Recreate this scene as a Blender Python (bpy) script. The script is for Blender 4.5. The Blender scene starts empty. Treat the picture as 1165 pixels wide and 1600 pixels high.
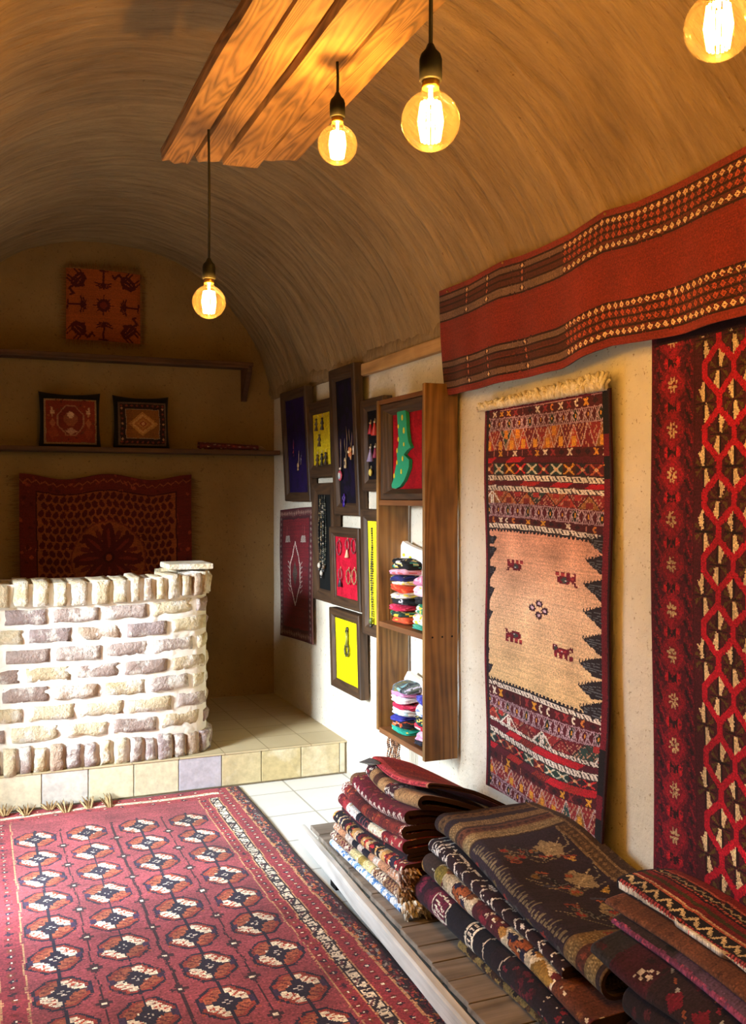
import bpy, bmesh, math, random
import numpy as np
from mathutils import Vector, noise as mnoise

random.seed(7)
RNG = np.random.default_rng(11)
C = bpy.context.scene.collection
PI = math.pi

# ------------------------------------------------------------------ camera
YAW = math.atan(622.5 / 1500.0)
EYE = 1.5
SN, CS = math.sin(YAW), math.cos(YAW)
cam_data = bpy.data.cameras.new('camera')
cam_data.sensor_fit = 'VERTICAL'
cam_data.sensor_height = 36.0
cam_data.lens = 1500.0 / 1600.0 * 36.0
cam_data.shift_y = -22.0 / 1600.0
cam_data.clip_start = 0.02
cam = bpy.data.objects.new('camera', cam_data)
C.objects.link(cam)
cam.location = (0, 0, EYE)
cam.rotation_euler = (PI / 2, 0, -YAW)
bpy.context.scene.camera = cam

# ------------------------------------------------------------------ exposure
vs = bpy.context.scene.view_settings
bpy.context.scene.display_settings.display_device = 'sRGB'
vs.view_transform = 'Standard'
vs.look = 'None'
vs.gamma = 1.0
vs.exposure = 0.0
vs.use_curve_mapping = False
bpy.context.scene.cycles.max_bounces = 8
bpy.context.scene.cycles.diffuse_bounces = 3
bpy.context.scene.cycles.transparent_max_bounces = 12
bpy.context.scene.cycles.sample_clamp_indirect = 6.0
bpy.context.scene.cycles.caustics_reflective = False
bpy.context.scene.cycles.caustics_refractive = False
bpy.context.scene.cycles.use_denoising = True

# ------------------------------------------------------------------ world and daylight
world = bpy.data.worlds.new('world')
bpy.context.scene.world = world
world.use_nodes = True
wn = world.node_tree
bg = wn.nodes['Background']
tc = wn.nodes.new('ShaderNodeTexCoord')
sx = wn.nodes.new('ShaderNodeSeparateXYZ')
rp = wn.nodes.new('ShaderNodeValToRGB')               # bright hazy sky above, dim dry ground below the horizon
rp.color_ramp.elements[0].position = 0.0
rp.color_ramp.elements[0].color = (0.10, 0.085, 0.065, 1)
rp.color_ramp.elements[1].position = 0.08
rp.color_ramp.elements[1].color = (0.72, 0.86, 1.0, 1)
wn.links.new(tc.outputs['Generated'], sx.inputs[0])
wn.links.new(sx.outputs[2], rp.inputs[0])
wn.links.new(rp.outputs[0], bg.inputs[0])
bg.inputs[1].default_value = 16.0

DOOR_Y0, DOOR_Y1, DOOR_Z = 3.34, 4.55, 1.82       # the doorway in the left wall, out of frame
ld = bpy.data.lights.new('daylight', 'AREA')         # bright sky seen from the doorway, coming down and into the room
ld.shape = 'RECTANGLE'
ld.size = 1.1
ld.size_y = 1.1
ld.energy = 680
ld.color = (0.84, 0.93, 1.0)
daylight = bpy.data.objects.new('daylight', ld)
C.objects.link(daylight)
daylight.location = (-3.0, 2.82, 2.25)
daylight.rotation_euler = (Vector((0.6, 4.1, 1.0)) - Vector(daylight.location)).to_track_quat('-Z', 'Y').to_euler()
pl = bpy.data.lights.new('doorway', 'AREA')           # the doorway as a portal for the sky's light
pl.shape = 'RECTANGLE'; pl.size = DOOR_Z; pl.size_y = DOOR_Y1 - DOOR_Y0
pl.cycles.is_portal = True
portal = bpy.data.objects.new('doorway', pl)
C.objects.link(portal)
portal.location = (-0.45, (DOOR_Y0 + DOOR_Y1) / 2, DOOR_Z / 2)
portal.rotation_euler = (0, -PI / 2, 0)
BULB_W = 36.0
BULB_COL = (1.0, 0.54, 0.11)

# ------------------------------------------------------------------ projection helpers: where a sight line meets a real plane
def ray(px, py):
    a = (px - 582.5) / 1500.0
    b = (778.0 - py) / 1500.0
    return (SN + a * CS, CS - a * SN, b)
def onX(px, py, x):
    r = ray(px, py); t = x / r[0]
    return (x, r[1] * t, EYE + r[2] * t)
def onY(px, py, y):
    r = ray(px, py); t = y / r[1]
    return (r[0] * t, y, EYE + r[2] * t)
def onZ(px, py, z):
    r = ray(px, py); t = (z - EYE) / r[2]
    return (r[0] * t, r[1] * t, z)
def pix(x, y, z):
    d = x * SN + y * CS
    return 582.5 + 1500 * (x * CS - y * SN) / d, 778 - 1500 * (z - EYE) / d

WX = 1.86      # right wall
LX = -0.34     # left wall
BY = 6.25      # back wall
FY = -1.2      # front wall behind the viewer
STEP_Y, STEP_Z = 4.88, 0.18

# ------------------------------------------------------------------ colour
def lin(c):
    c = np.asarray(c, dtype=float)
    return np.where(c <= 0.04045, c / 12.92, ((c + 0.055) / 1.055) ** 2.4)
def hx(s):
    return tuple(int(s[i:i + 2], 16) / 255.0 for i in (0, 2, 4))
def L4(s):
    c = lin(hx(s) if isinstance(s, str) else s)
    return (float(c[0]), float(c[1]), float(c[2]), 1.0)

# ------------------------------------------------------------------ materials
def new_mat(name):
    m = bpy.data.materials.new(name)
    m.use_nodes = True
    nt = m.node_tree
    return m, nt, nt.nodes['Principled BSDF']
def nd(nt, typ, **kw):
    n = nt.nodes.new(typ)
    for k, v in kw.items():
        if k.startswith('i_'):
            key = k[2:]
            key = int(key) if key.isdigit() else key
            n.inputs[key].default_value = v
        else:
            setattr(n, k, v)
    return n
def ramp(nt, stops, src):
    r = nt.nodes.new('ShaderNodeValToRGB')
    while len(r.color_ramp.elements) < len(stops):
        r.color_ramp.elements.new(0.5)
    for e, (p, c) in zip(r.color_ramp.elements, stops):
        e.position = p
        e.color = L4(c) if isinstance(c, str) else (c[0], c[1], c[2], 1)
    nt.links.new(src, r.inputs[0])
    return r
def mixc(nt, fac, a, b, mode='MIX'):
    m = nt.nodes.new('ShaderNodeMix')
    m.data_type = 'RGBA'; m.blend_type = mode
    for sock, v in ((m.inputs[0], fac), (m.inputs[6], a), (m.inputs[7], b)):
        if isinstance(v, (int, float)): sock.default_value = v
        elif isinstance(v, tuple): sock.default_value = v
        else: nt.links.new(v, sock)
    return m.outputs[2]
def bump(nt, bs, h, strength=0.4, dist=0.01, prev=None):
    b = nt.nodes.new('ShaderNodeBump')
    b.inputs['Strength'].default_value = strength
    b.inputs['Distance'].default_value = dist
    nt.links.new(h, b.inputs['Height'])
    if prev is not None: nt.links.new(prev, b.inputs['Normal'])
    nt.links.new(b.outputs[0], bs.inputs['Normal'])
    return b.outputs[0]
def coords(nt, kind='Object', scale=(1, 1, 1)):
    t = nt.nodes.new('ShaderNodeTexCoord')
    m = nt.nodes.new('ShaderNodeMapping')
    m.inputs['Scale'].default_value = scale
    nt.links.new(t.outputs[kind], m.inputs[0])
    return m.outputs[0]
def noise_tex(nt, vec, scale, detail=4, rough=0.55, dist=0.0):
    n = nd(nt, 'ShaderNodeTexNoise', i_Scale=scale, i_Detail=detail, i_Roughness=rough, i_Distortion=dist)
    nt.links.new(vec, n.inputs['Vector'])
    return n.outputs[0]

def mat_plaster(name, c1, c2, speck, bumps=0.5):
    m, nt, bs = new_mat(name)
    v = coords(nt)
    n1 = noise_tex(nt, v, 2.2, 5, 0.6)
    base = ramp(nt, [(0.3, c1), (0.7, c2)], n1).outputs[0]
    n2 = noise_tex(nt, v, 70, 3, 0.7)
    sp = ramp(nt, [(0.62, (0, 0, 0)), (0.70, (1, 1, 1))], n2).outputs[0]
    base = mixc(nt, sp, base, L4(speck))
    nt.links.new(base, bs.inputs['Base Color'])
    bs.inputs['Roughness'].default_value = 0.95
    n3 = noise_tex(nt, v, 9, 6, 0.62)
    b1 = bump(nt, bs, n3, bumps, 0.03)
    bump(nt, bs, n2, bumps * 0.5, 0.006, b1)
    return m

def mat_vault():
    m, nt, bs = new_mat('straw_clay_vault')
    uv = nd(nt, 'ShaderNodeAttribute', attribute_name='arc')       # x: along the arch, y: along the room
    mp = nt.nodes.new('ShaderNodeMapping'); mp.inputs['Scale'].default_value = (1.1, 9.0, 1)
    nt.links.new(uv.outputs['Vector'], mp.inputs[0])
    n1 = noise_tex(nt, mp.outputs[0], 2.0, 6, 0.62, 0.4)
    mp2 = nt.nodes.new('ShaderNodeMapping'); mp2.inputs['Scale'].default_value = (6, 30, 1)
    nt.links.new(uv.outputs['Vector'], mp2.inputs[0])
    n2 = noise_tex(nt, mp2.outputs[0], 1.6, 5, 0.7, 0.3)
    n3 = noise_tex(nt, uv.outputs['Vector'], 1.5, 4, 0.5)
    base = ramp(nt, [(0.25, '5e4a2f'), (0.5, '92764b'), (0.72, 'bb9b6c')], n1).outputs[0]
    base = mixc(nt, 0.45, base, ramp(nt, [(0.3, '664f32'), (0.65, 'a4855a')], n2).outputs[0])
    base = mixc(nt, 0.3, base, ramp(nt, [(0.35, '6e583c'), (0.65, 'b0966e')], n3).outputs[0])
    n4 = noise_tex(nt, uv.outputs['Vector'], 26, 3, 0.7)
    sp = ramp(nt, [(0.68, (0, 0, 0)), (0.74, (1, 1, 1))], n4).outputs[0]
    base = mixc(nt, sp, base, L4('6b4e2c'))
    nt.links.new(base, bs.inputs['Base Color'])
    bs.inputs['Roughness'].default_value = 0.95
    b = bump(nt, bs, n1, 0.75, 0.05)
    bump(nt, bs, n2, 0.40, 0.014, b)
    return m

def mat_wood(name, axis, dark, mid, light, ring=16.0, rough=0.65, stretch=0.09, ns=2.6):
    m, nt, bs = new_mat(name)
    sc = [1.0, 1.0, 1.0]; sc[axis] = stretch
    v = coords(nt, 'Object', tuple(sc))
    n0 = noise_tex(nt, v, ns, 2, 0.5)
    mul = nd(nt, 'ShaderNodeMath', operation='MULTIPLY', i_1=ring * 2.4)
    nt.links.new(n0, mul.inputs[0])
    fr = nd(nt, 'ShaderNodeMath', operation='PINGPONG', i_1=1.0)
    nt.links.new(mul.outputs[0], fr.inputs[0])
    grain = ramp(nt, [(0.0, dark), (0.16, dark), (0.42, mid), (1.0, light)], fr.outputs[0]).outputs[0]
    sc2 = [70.0, 70.0, 70.0]; sc2[axis] = 2.5
    v2 = coords(nt, 'Object', tuple(sc2))
    n1 = noise_tex(nt, v2, 1.0, 4, 0.6)
    g2 = ramp(nt, [(0.3, dark), (0.65, light)], n1).outputs[0]
    col = mixc(nt, 0.42, grain, g2)
    n2 = noise_tex(nt, coords(nt, 'Object', (1, 1, 1)), 4.0, 3, 0.6)
    col = mixc(nt, 0.35, col, ramp(nt, [(0.3, dark), (0.6, light)], n2).outputs[0])
    nt.links.new(col, bs.inputs['Base Color'])
    bs.inputs['Roughness'].default_value = rough
    b = bump(nt, bs, n1, 0.35, 0.004)
    bump(nt, bs, fr.outputs[0], 0.2, 0.004, b)
    return m

def mat_textile(name, rough=0.92, weave=420.0, strength=0.35, sheen=0.05):
    m, nt, bs = new_mat(name)
    a = nd(nt, 'ShaderNodeAttribute', attribute_name='Col')
    v = coords(nt)
    n1 = noise_tex(nt, v, 190, 2, 0.6)
    f = ramp(nt, [(0.25, (0.72, 0.72, 0.72)), (0.7, (1.12, 1.12, 1.12))], n1).outputs[0]
    col = mixc(nt, 1.0, a.outputs['Color'], f, 'MULTIPLY')
    nt.links.new(col, bs.inputs['Base Color'])
    bs.inputs['Roughness'].default_value = rough
    bs.inputs['Sheen Weight'].default_value = sheen
    bs.inputs['Sheen Roughness'].default_value = 0.6
    bs.inputs['Specular IOR Level'].default_value = 0.2
    bump(nt, bs, noise_tex(nt, v, weave, 2, 0.6), strength, 0.003)
    return m

def mat_plain(name, col, rough=0.8, metal=0.0, var=0.15, scale=30, bumps=0.15, spec=0.4):
    m, nt, bs = new_mat(name)
    v = coords(nt)
    n = noise_tex(nt, v, scale, 4, 0.6)
    c = np.array(L4(col)[:3])
    lo = tuple(np.clip(c * (1 - var), 0, 1)); hi = tuple(np.clip(c * (1 + var), 0, 1))
    nt.links.new(ramp(nt, [(0.3, lo), (0.7, hi)], n).outputs[0], bs.inputs['Base Color'])
    bs.inputs['Roughness'].default_value = rough
    bs.inputs['Metallic'].default_value = metal
    bs.inputs['Specular IOR Level'].default_value = spec
    if bumps: bump(nt, bs, n, bumps, 0.004)
    return m

def mat_tiles(name, axes, w, h, off, cols, mortar, gap=0.006):
    m, nt, bs = new_mat(name)
    t = nt.nodes.new('ShaderNodeTexCoord')
    sp = nt.nodes.new('ShaderNodeSeparateXYZ'); nt.links.new(t.outputs['Object'], sp.inputs[0])
    cb = nt.nodes.new('ShaderNodeCombineXYZ')
    for k, ax in enumerate(axes):
        ad = nd(nt, 'ShaderNodeMath', operation='ADD', i_1=off[k])
        nt.links.new(sp.outputs[ax], ad.inputs[0]); nt.links.new(ad.outputs[0], cb.inputs[k])
    br = nd(nt, 'ShaderNodeTexBrick', offset=0.0, i_Scale=1.0)
    br.inputs['Mortar Size'].default_value = gap
    br.inputs['Mortar Smooth'].default_value = 0.2
    br.inputs['Brick Width'].default_value = w
    br.inputs['Row Height'].default_value = h
    br.inputs['Color1'].default_value = L4(cols[0]); br.inputs['Color2'].default_value = L4(cols[1])
    br.inputs['Mortar'].default_value = L4(mortar)
    nt.links.new(cb.outputs[0], br.inputs['Vector'])
    n = noise_tex(nt, t.outputs['Object'], 7, 5, 0.6)
    col = mixc(nt, 0.25, br.outputs['Color'], ramp(nt, [(0.3, cols[2]), (0.7, cols[0])], n).outputs[0])
    nt.links.new(col, bs.inputs['Base Color'])
    bs.inputs['Roughness'].default_value = 0.55
    inv = nd(nt, 'ShaderNodeMath', operation='SUBTRACT', i_0=1.0); nt.links.new(br.outputs['Fac'], inv.inputs[1])
    b = bump(nt, bs, inv.outputs[0], 0.6, 0.004)
    bump(nt, bs, n, 0.15, 0.01, b)
    return m

def mat_attr(name, rough=0.85, white=None, scale=12, wmix=(0.45, 0.62), bumps=0.6, bscale=40):
    """Per-face colour with blotches of another tone over it."""
    m, nt, bs = new_mat(name)
    a = nd(nt, 'ShaderNodeAttribute', attribute_name='Col')
    v = coords(nt)
    col = a.outputs['Color']
    n = noise_tex(nt, v, scale, 5, 0.65)
    if white:
        f = ramp(nt, [(wmix[0], (0, 0, 0)), (wmix[1], (1, 1, 1))], n).outputs[0]
        mul = nd(nt, 'ShaderNodeMath', operation='MULTIPLY', i_1=0.75); nt.links.new(f, mul.inputs[0])
        col = mixc(nt, mul.outputs[0], col, L4(white))
    n2 = noise_tex(nt, v, bscale, 4, 0.65)
    col = mixc(nt, 1.0, col, ramp(nt, [(0.25, (0.75, 0.75, 0.75)), (0.7, (1.1, 1.1, 1.1))], n2).outputs[0], 'MULTIPLY')
    nt.links.new(col, bs.inputs['Base Color'])
    bs.inputs['Roughness'].default_value = rough
    bump(nt, bs, n2, bumps, 0.012)
    return m

def mat_glass():
    m, nt, bs = new_mat('amber_bulb_glass')
    out = nt.nodes['Material Output']
    tr = nd(nt, 'ShaderNodeBsdfTransparent'); tr.inputs[0].default_value = (1.0, 0.86, 0.58, 1)
    gl = nd(nt, 'ShaderNodeBsdfGlossy', i_Roughness=0.03); gl.inputs[0].default_value = (1, 0.9, 0.7, 1)
    tl = nd(nt, 'ShaderNodeBsdfTranslucent'); tl.inputs[0].default_value = (1, 0.78, 0.4, 1)
    fr = nd(nt, 'ShaderNodeLayerWeight', i_Blend=0.22)
    m1 = nt.nodes.new('ShaderNodeMixShader'); m2 = nt.nodes.new('ShaderNodeMixShader')
    m1.inputs[0].default_value = 0.006
    nt.links.new(tr.outputs[0], m1.inputs[1]); nt.links.new(tl.outputs[0], m1.inputs[2])
    mu = nd(nt, 'ShaderNodeMath', operation='MULTIPLY', i_1=0.55); nt.links.new(fr.outputs['Fresnel'], mu.inputs[0])
    nt.links.new(mu.outputs[0], m2.inputs[0])
    nt.links.new(m1.outputs[0], m2.inputs[1]); nt.links.new(gl.outputs[0], m2.inputs[2])
    nt.links.new(m2.outputs[0], out.inputs['Surface'])
    return m

def mat_emit(name, col, strength):
    m, nt, bs = new_mat(name)
    bs.inputs['Base Color'].default_value = (1, 0.7, 0.3, 1)
    bs.inputs['Emission Color'].default_value = (*col, 1)
    bs.inputs['Emission Strength'].default_value = strength
    return m

# ------------------------------------------------------------------ object building
OFF = {}
def thing(name, label, cat, loc=(0, 0, 0), group=None):
    o = bpy.data.objects.new(name, None); C.objects.link(o)
    o.empty_display_size = 0.05
    o.location = loc
    OFF[o.name] = Vector(loc)
    o['label'] = label; o['category'] = cat
    if group: o['group'] = group
    return o
def tag(o, label, cat, group=None):
    o['label'] = label; o['category'] = cat
    if group: o['group'] = group
    return o
def link(name, me, mat, parent=None, loc=None):
    """Link mesh data given in room coordinates; the object's origin goes to its parent's base, or to its own."""
    o = bpy.data.objects.new(name, me); C.objects.link(o)
    n = len(me.vertices)
    co = np.empty(n * 3); me.vertices.foreach_get('co', co); co = co.reshape(-1, 3)
    if parent is not None:
        off = OFF[parent.name]; o.parent = parent
    else:
        if loc is None:
            lo, hi = co.min(0), co.max(0)
            loc = ((lo[0] + hi[0]) / 2, (lo[1] + hi[1]) / 2, lo[2])
        off = Vector(loc); o.location = off
    OFF[o.name] = off
    co -= np.array(off)[None]
    me.vertices.foreach_set('co', co.ravel())
    me.update()
    if mat is not None: me.materials.append(mat)
    return o

class MB:
    def __init__(s): s.v = []; s.f = []; s.c = []; s.col = None; s.sm = []; s.smooth = False
    def add(s, vs_, fs_, col=None, smooth=None):
        b = len(s.v)
        s.v += [tuple(p) for p in vs_]
        s.f += [tuple(i + b for i in f) for f in fs_]
        s.c += [col if col is not None else (s.col or (0.5, 0.5, 0.5))] * len(fs_)
        s.sm += [s.smooth if smooth is None else smooth] * len(fs_)
        return b
    def box(s, lo, hi, bev=0.0, col=None, xf=None):
        x0, y0, z0 = lo; x1, y1, z1 = hi
        if bev <= 0:
            P = [(x0,y0,z0),(x1,y0,z0),(x1,y1,z0),(x0,y1,z0),(x0,y0,z1),(x1,y0,z1),(x1,y1,z1),(x0,y1,z1)]
            F = [(0,3,2,1),(4,5,6,7),(0,1,5,4),(1,2,6,5),(2,3,7,6),(3,0,4,7)]
        else:
            bm = bmesh.new(); bmesh.ops.create_cube(bm, size=1.0)
            for v in bm.verts:
                v.co = ((x0+x1)/2 + v.co.x*(x1-x0), (y0+y1)/2 + v.co.y*(y1-y0), (z0+z1)/2 + v.co.z*(z1-z0))
            bmesh.ops.bevel(bm, geom=list(bm.edges), offset=bev, segments=2, affect='EDGES', profile=0.6)
            bm.verts.index_update()
            P = [tuple(v.co) for v in bm.verts]; F = [tuple(v.index for v in f.verts) for f in bm.faces]
            bm.free()
        if xf: P = [xf(p) for p in P]
        s.add(P, F, col)
    def tube(s, pts, r, n=8, col=None, closed=False, caps=True):
        pts = [Vector(p) for p in pts]; m = len(pts)
        rs = r if isinstance(r, (list, tuple)) else [r] * m
        V = []; up = None
        for i, p in enumerate(pts):
            a = pts[(i - 1) % m] if (closed or i > 0) else p
            b = pts[(i + 1) % m] if (closed or i < m - 1) else p
            t = (b - a).normalized() if (b - a).length > 1e-9 else Vector((0, 0, 1))
            if up is None:
                up = t.orthogonal().normalized()
            up = (up - t * up.dot(t))
            up = up.normalized() if up.length > 1e-6 else t.orthogonal().normalized()
            w = t.cross(up)
            for k in range(n):
                an = 2 * PI * k / n
                V.append(p + (up * math.cos(an) + w * math.sin(an)) * rs[i])
        F = []
        for i in range(m if closed else m - 1):
            j = (i + 1) % m
            for k in range(n):
                F.append((i*n+k, i*n+(k+1) % n, j*n+(k+1) % n, j*n+k))
        if caps and not closed:
            F.append(tuple(range(n - 1, -1, -1))); F.append(tuple((m-1)*n + k for k in range(n)))
        s.add(V, F, col, True)
    def lathe(s, prof, c, n=20, col=None, axis=2):
        V = []; F = []
        for (r, h) in prof:
            for k in range(n):
                an = 2 * PI * k / n
                p = [c[0] + r*math.cos(an), c[1] + r*math.sin(an), c[2] + h]
                if axis == 0: p = [c[0] + h, c[1] + r*math.cos(an), c[2] + r*math.sin(an)]
                V.append(p)
        m = len(prof)
        for i in range(m - 1):
            for k in range(n):
                F.append((i*n+k, i*n+(k+1) % n, (i+1)*n+(k+1) % n, (i+1)*n+k))
        F.append(tuple(range(n - 1, -1, -1))); F.append(tuple((m-1)*n + k for k in range(n)))
        s.add(V, F, col, True)
    def ball(s, c, r, n=8, col=None, sc=(1, 1, 1)):
        V = []; F = []; m = max(4, n // 2 + 1)
        for i in range(m + 1):
            th = PI * i / m
            for k in range(n):
                ph = 2 * PI * k / n
                V.append((c[0]+r*sc[0]*math.sin(th)*math.cos(ph), c[1]+r*sc[1]*math.sin(th)*math.sin(ph), c[2]+r*sc[2]*math.cos(th)))
        for i in range(m):
            for k in range(n):
                F.append((i*n+k, (i+1)*n+k, (i+1)*n+(k+1) % n, i*n+(k+1) % n))
        s.add(V, F, col, True)
    def prism_x(s, poly, x0, x1, col=None):
        """poly of (y,z) extruded from x0 to x1."""
        n = len(poly)
        V = [(x0, y, z) for y, z in poly] + [(x1, y, z) for y, z in poly]
        F = [tuple(range(n)), tuple(range(2*n-1, n-1, -1))]
        F += [(i, i + n, (i+1) % n + n, (i+1) % n) for i in range(n)]
        s.add(V, F, col, False)
    def prism_z(s, poly, z0, z1, col=None):
        n = len(poly)
        V = [(x, y, z0) for x, y in poly] + [(x, y, z1) for x, y in poly]
        F = [tuple(range(n-1, -1, -1)), tuple(range(n, 2*n))]
        F += [(i, (i+1) % n, (i+1) % n + n, i + n) for i in range(n)]
        s.add(V, F, col, False)
    def mesh(s, name):
        me = bpy.data.meshes.new(name)
        me.from_pydata(s.v, [], s.f)
        me.update()
        if s.c:
            a = me.attributes.new('Col', 'FLOAT_COLOR', 'FACE')
            c = np.ones((len(s.f), 4)); c[:, :3] = lin(np.array(s.c))
            a.data.foreach_set('color', c.ravel())
        me.polygons.foreach_set('use_smooth', np.array(s.sm, dtype=bool))
        bm = bmesh.new(); bm.from_mesh(me); bmesh.ops.recalc_face_normals(bm, faces=bm.faces); bm.to_mesh(me); bm.free()
        return me
    def build(s, name, mat, parent=None, loc=None):
        return link(name, s.mesh(name), mat, parent, loc)

def grid_mesh(name, P, colors, thick, back=None, mask=None, smooth=True, edge=None):
    """A cloth of real thickness: P is (nv+1, nu+1, 3), colors (nv, nu, 3) in sRGB."""
    nv, nu = P.shape[0] - 1, P.shape[1] - 1
    du = np.gradient(P, axis=1); dv = np.gradient(P, axis=0)
    N = np.cross(du, dv); N /= (np.linalg.norm(N, axis=2, keepdims=True) + 1e-12)
    Q = P - N * thick
    V = np.concatenate([P.reshape(-1, 3), Q.reshape(-1, 3)])
    idx = np.arange((nv + 1) * (nu + 1)).reshape(nv + 1, nu + 1); o = idx.size
    fr = np.stack([idx[:-1, :-1], idx[:-1, 1:], idx[1:, 1:], idx[1:, :-1]], axis=-1).reshape(-1, 4)
    bk = fr[:, ::-1] + o
    def strip(a): return np.stack([a[:-1], a[:-1] + o, a[1:] + o, a[1:]], axis=-1)
    b0, b1 = strip(idx[0]), strip(idx[-1])[:, ::-1]
    l0, l1 = strip(idx[:, 0])[:, ::-1], strip(idx[:, -1])
    fc = colors.reshape(-1, 3)
    bc = fc if back is None else np.broadcast_to(np.array(back), fc.shape)
    e = (lambda c: c) if edge is None else (lambda c: np.broadcast_to(np.array(edge), c.shape))
    F = np.concatenate([fr, bk, b0, b1, l0, l1])
    CC = np.concatenate([fc, bc, e(colors[0]), e(colors[-1]), e(colors[:, 0]), e(colors[:, -1])])
    me = bpy.data.meshes.new(name)
    me.vertices.add(len(V)); me.vertices.foreach_set('co', V.astype(np.float32).ravel())
    me.loops.add(F.size); me.loops.foreach_set('vertex_index', F.astype(np.int32).ravel())
    me.polygons.add(len(F)); me.polygons.foreach_set('loop_start', np.arange(0, F.size, 4, dtype=np.int32))
    me.update(calc_edges=True); me.validate()
    sm = np.ones(len(F), dtype=bool); sm[2 * len(fr):] = False
    me.polygons.foreach_set('use_smooth', sm & smooth)
    a = me.attributes.new('Col', 'FLOAT_COLOR', 'FACE')
    c4 = np.ones((len(F), 4), dtype=np.float32); c4[:, :3] = lin(np.clip(CC, 0, 1))
    a.data.foreach_set('color', c4.ravel())
    return me

# ------------------------------------------------------------------ woven patterns
class Cv:
    """A woven pattern: cells of res metres, u to the right and v upward."""
    def __init__(s, w, h, res, base):
        s.w, s.h = w, h
        s.nu, s.nv = max(2, int(round(w / res))), max(2, int(round(h / res)))
        s.u = (np.arange(s.nu) + 0.5) * w / s.nu
        s.v = (np.arange(s.nv) + 0.5) * h / s.nv
        s.U, s.V = np.meshgrid(s.u, s.v)
        s.a = np.zeros((s.nv, s.nu, 3)); s.a[:] = s.c(base)
    def c(s, x): return np.array(hx(x) if isinstance(x, str) else x)
    def m(s, mask, col):
        s.a[mask] = s.c(col); return s
    def win(s, u0, v0, u1, v1):
        i0, i1 = np.searchsorted(s.u, [u0, u1]); j0, j1 = np.searchsorted(s.v, [v0, v1])
        return slice(j0, j1), slice(i0, i1)
    def rect(s, u0, v0, u1, v1, col):
        s.a[s.win(u0, v0, u1, v1)] = s.c(col); return s
    def poly(s, pts, col):
        p = np.array(pts, dtype=float)
        w = s.win(p[:, 0].min(), p[:, 1].min(), p[:, 0].max(), p[:, 1].max())
        U, V = s.U[w], s.V[w]; ins = np.zeros(U.shape, bool)
        n = len(p)
        for i in range(n):
            (x0, y0), (x1, y1) = p[i], p[(i + 1) % n]
            if y0 == y1: continue
            cr = ((y0 > V) != (y1 > V)) & (U < (x1 - x0) * (V - y0) / (y1 - y0) + x0)
            ins ^= cr
        s.a[w][ins] = s.c(col); return s
    def ell(s, cu, cv, ru, rv, col, rot=0.0):
        R = max(ru, rv); w = s.win(cu - R, cv - R, cu + R, cv + R)
        du, dv = s.U[w] - cu, s.V[w] - cv
        if rot: du, dv = du*math.cos(rot) + dv*math.sin(rot), -du*math.sin(rot) + dv*math.cos(rot)
        s.a[w][(du / ru) ** 2 + (dv / rv) ** 2 < 1] = s.c(col); return s
    def dia(s, cu, cv, ru, rv, col):
        w = s.win(cu - ru, cv - rv, cu + ru, cv + rv)
        s.a[w][np.abs(s.U[w] - cu) / ru + np.abs(s.V[w] - cv) / rv < 1] = s.c(col); return s
    def oct(s, cu, cv, ru, rv, col, k=1.45):
        w = s.win(cu - ru, cv - rv, cu + ru, cv + rv)
        a, b = np.abs(s.U[w] - cu) / ru, np.abs(s.V[w] - cv) / rv
        s.a[w][(a + b < k)] = s.c(col); return s
    def line(s, pts, wd, col):
        for (x0, y0), (x1, y1) in zip(pts[:-1], pts[1:]):
            w = s.win(min(x0, x1) - wd, min(y0, y1) - wd, max(x0, x1) + wd, max(y0, y1) + wd)
            U, V = s.U[w], s.V[w]; dx, dy = x1 - x0, y1 - y0; q = dx*dx + dy*dy + 1e-12
            t = np.clip(((U - x0)*dx + (V - y0)*dy) / q, 0, 1)
            s.a[w][np.hypot(U - x0 - t*dx, V - y0 - t*dy) < wd / 2] = s.c(col)
        return s
    def stamp(s, rows, pal, cu, cv, cell, fu=1, fv=1, ch_=None):
        ch_ = ch_ or cell
        h, w = len(rows), len(rows[0])
        for j, r in enumerate(rows):
            for i, ch in enumerate(r):
                if ch in pal:
                    uu = cu + fu * (i - w / 2) * cell; u2 = cu + fu * (i + 1 - w / 2) * cell
                    vv = cv + fv * (h / 2 - j) * ch_; v2 = cv + fv * (h / 2 - j - 1) * ch_
                    s.rect(min(uu, u2), min(vv, v2), max(uu, u2), max(vv, v2), pal[ch])
        return s
    def grain(s, amt=0.06, rows=0.04, warp=0.5):
        # hand-woven unevenness: the rows and columns wander a little, and the dye is blotchy
        def walk(n, k):
            m = max(3, n // k); return np.interp(np.arange(n), np.linspace(0, n, m), RNG.normal(0, warp, m))
        J, I = np.meshgrid(np.arange(s.nv), np.arange(s.nu), indexing='ij')
        dj = walk(s.nu, 9)[None] + RNG.normal(0, .18, (s.nv, s.nu)); di = walk(s.nv, 9)[:, None] + RNG.normal(0, .18, (s.nv, s.nu))
        s.a = s.a[np.clip(np.rint(J + dj), 0, s.nv - 1).astype(int), np.clip(np.rint(I + di), 0, s.nu - 1).astype(int)]
        m1, m2 = max(2, int(s.h / .09)) + 1, max(2, int(s.w / .09)) + 1
        g = RNG.normal(0, 1, (m1, m2)); jj, ii = np.linspace(0, m1 - 1.001, s.nv), np.linspace(0, m2 - 1.001, s.nu)
        j0, i0 = jj.astype(int), ii.astype(int); fj, fi = (jj - j0)[:, None], (ii - i0)[None]
        b = (g[j0][:, i0] * (1 - fi) + g[j0][:, i0 + 1] * fi) * (1 - fj) + (g[j0 + 1][:, i0] * (1 - fi) + g[j0 + 1][:, i0 + 1] * fi) * fj
        s.a = np.clip(s.a * (1 + amt * .8 * b)[..., None], 0, 1)
        k = 1 + RNG.normal(0, amt, s.a.shape[:2]) + RNG.normal(0, rows, (s.nv, 1))
        s.a = np.clip(s.a * k[..., None], 0, 1)
        return s

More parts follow.
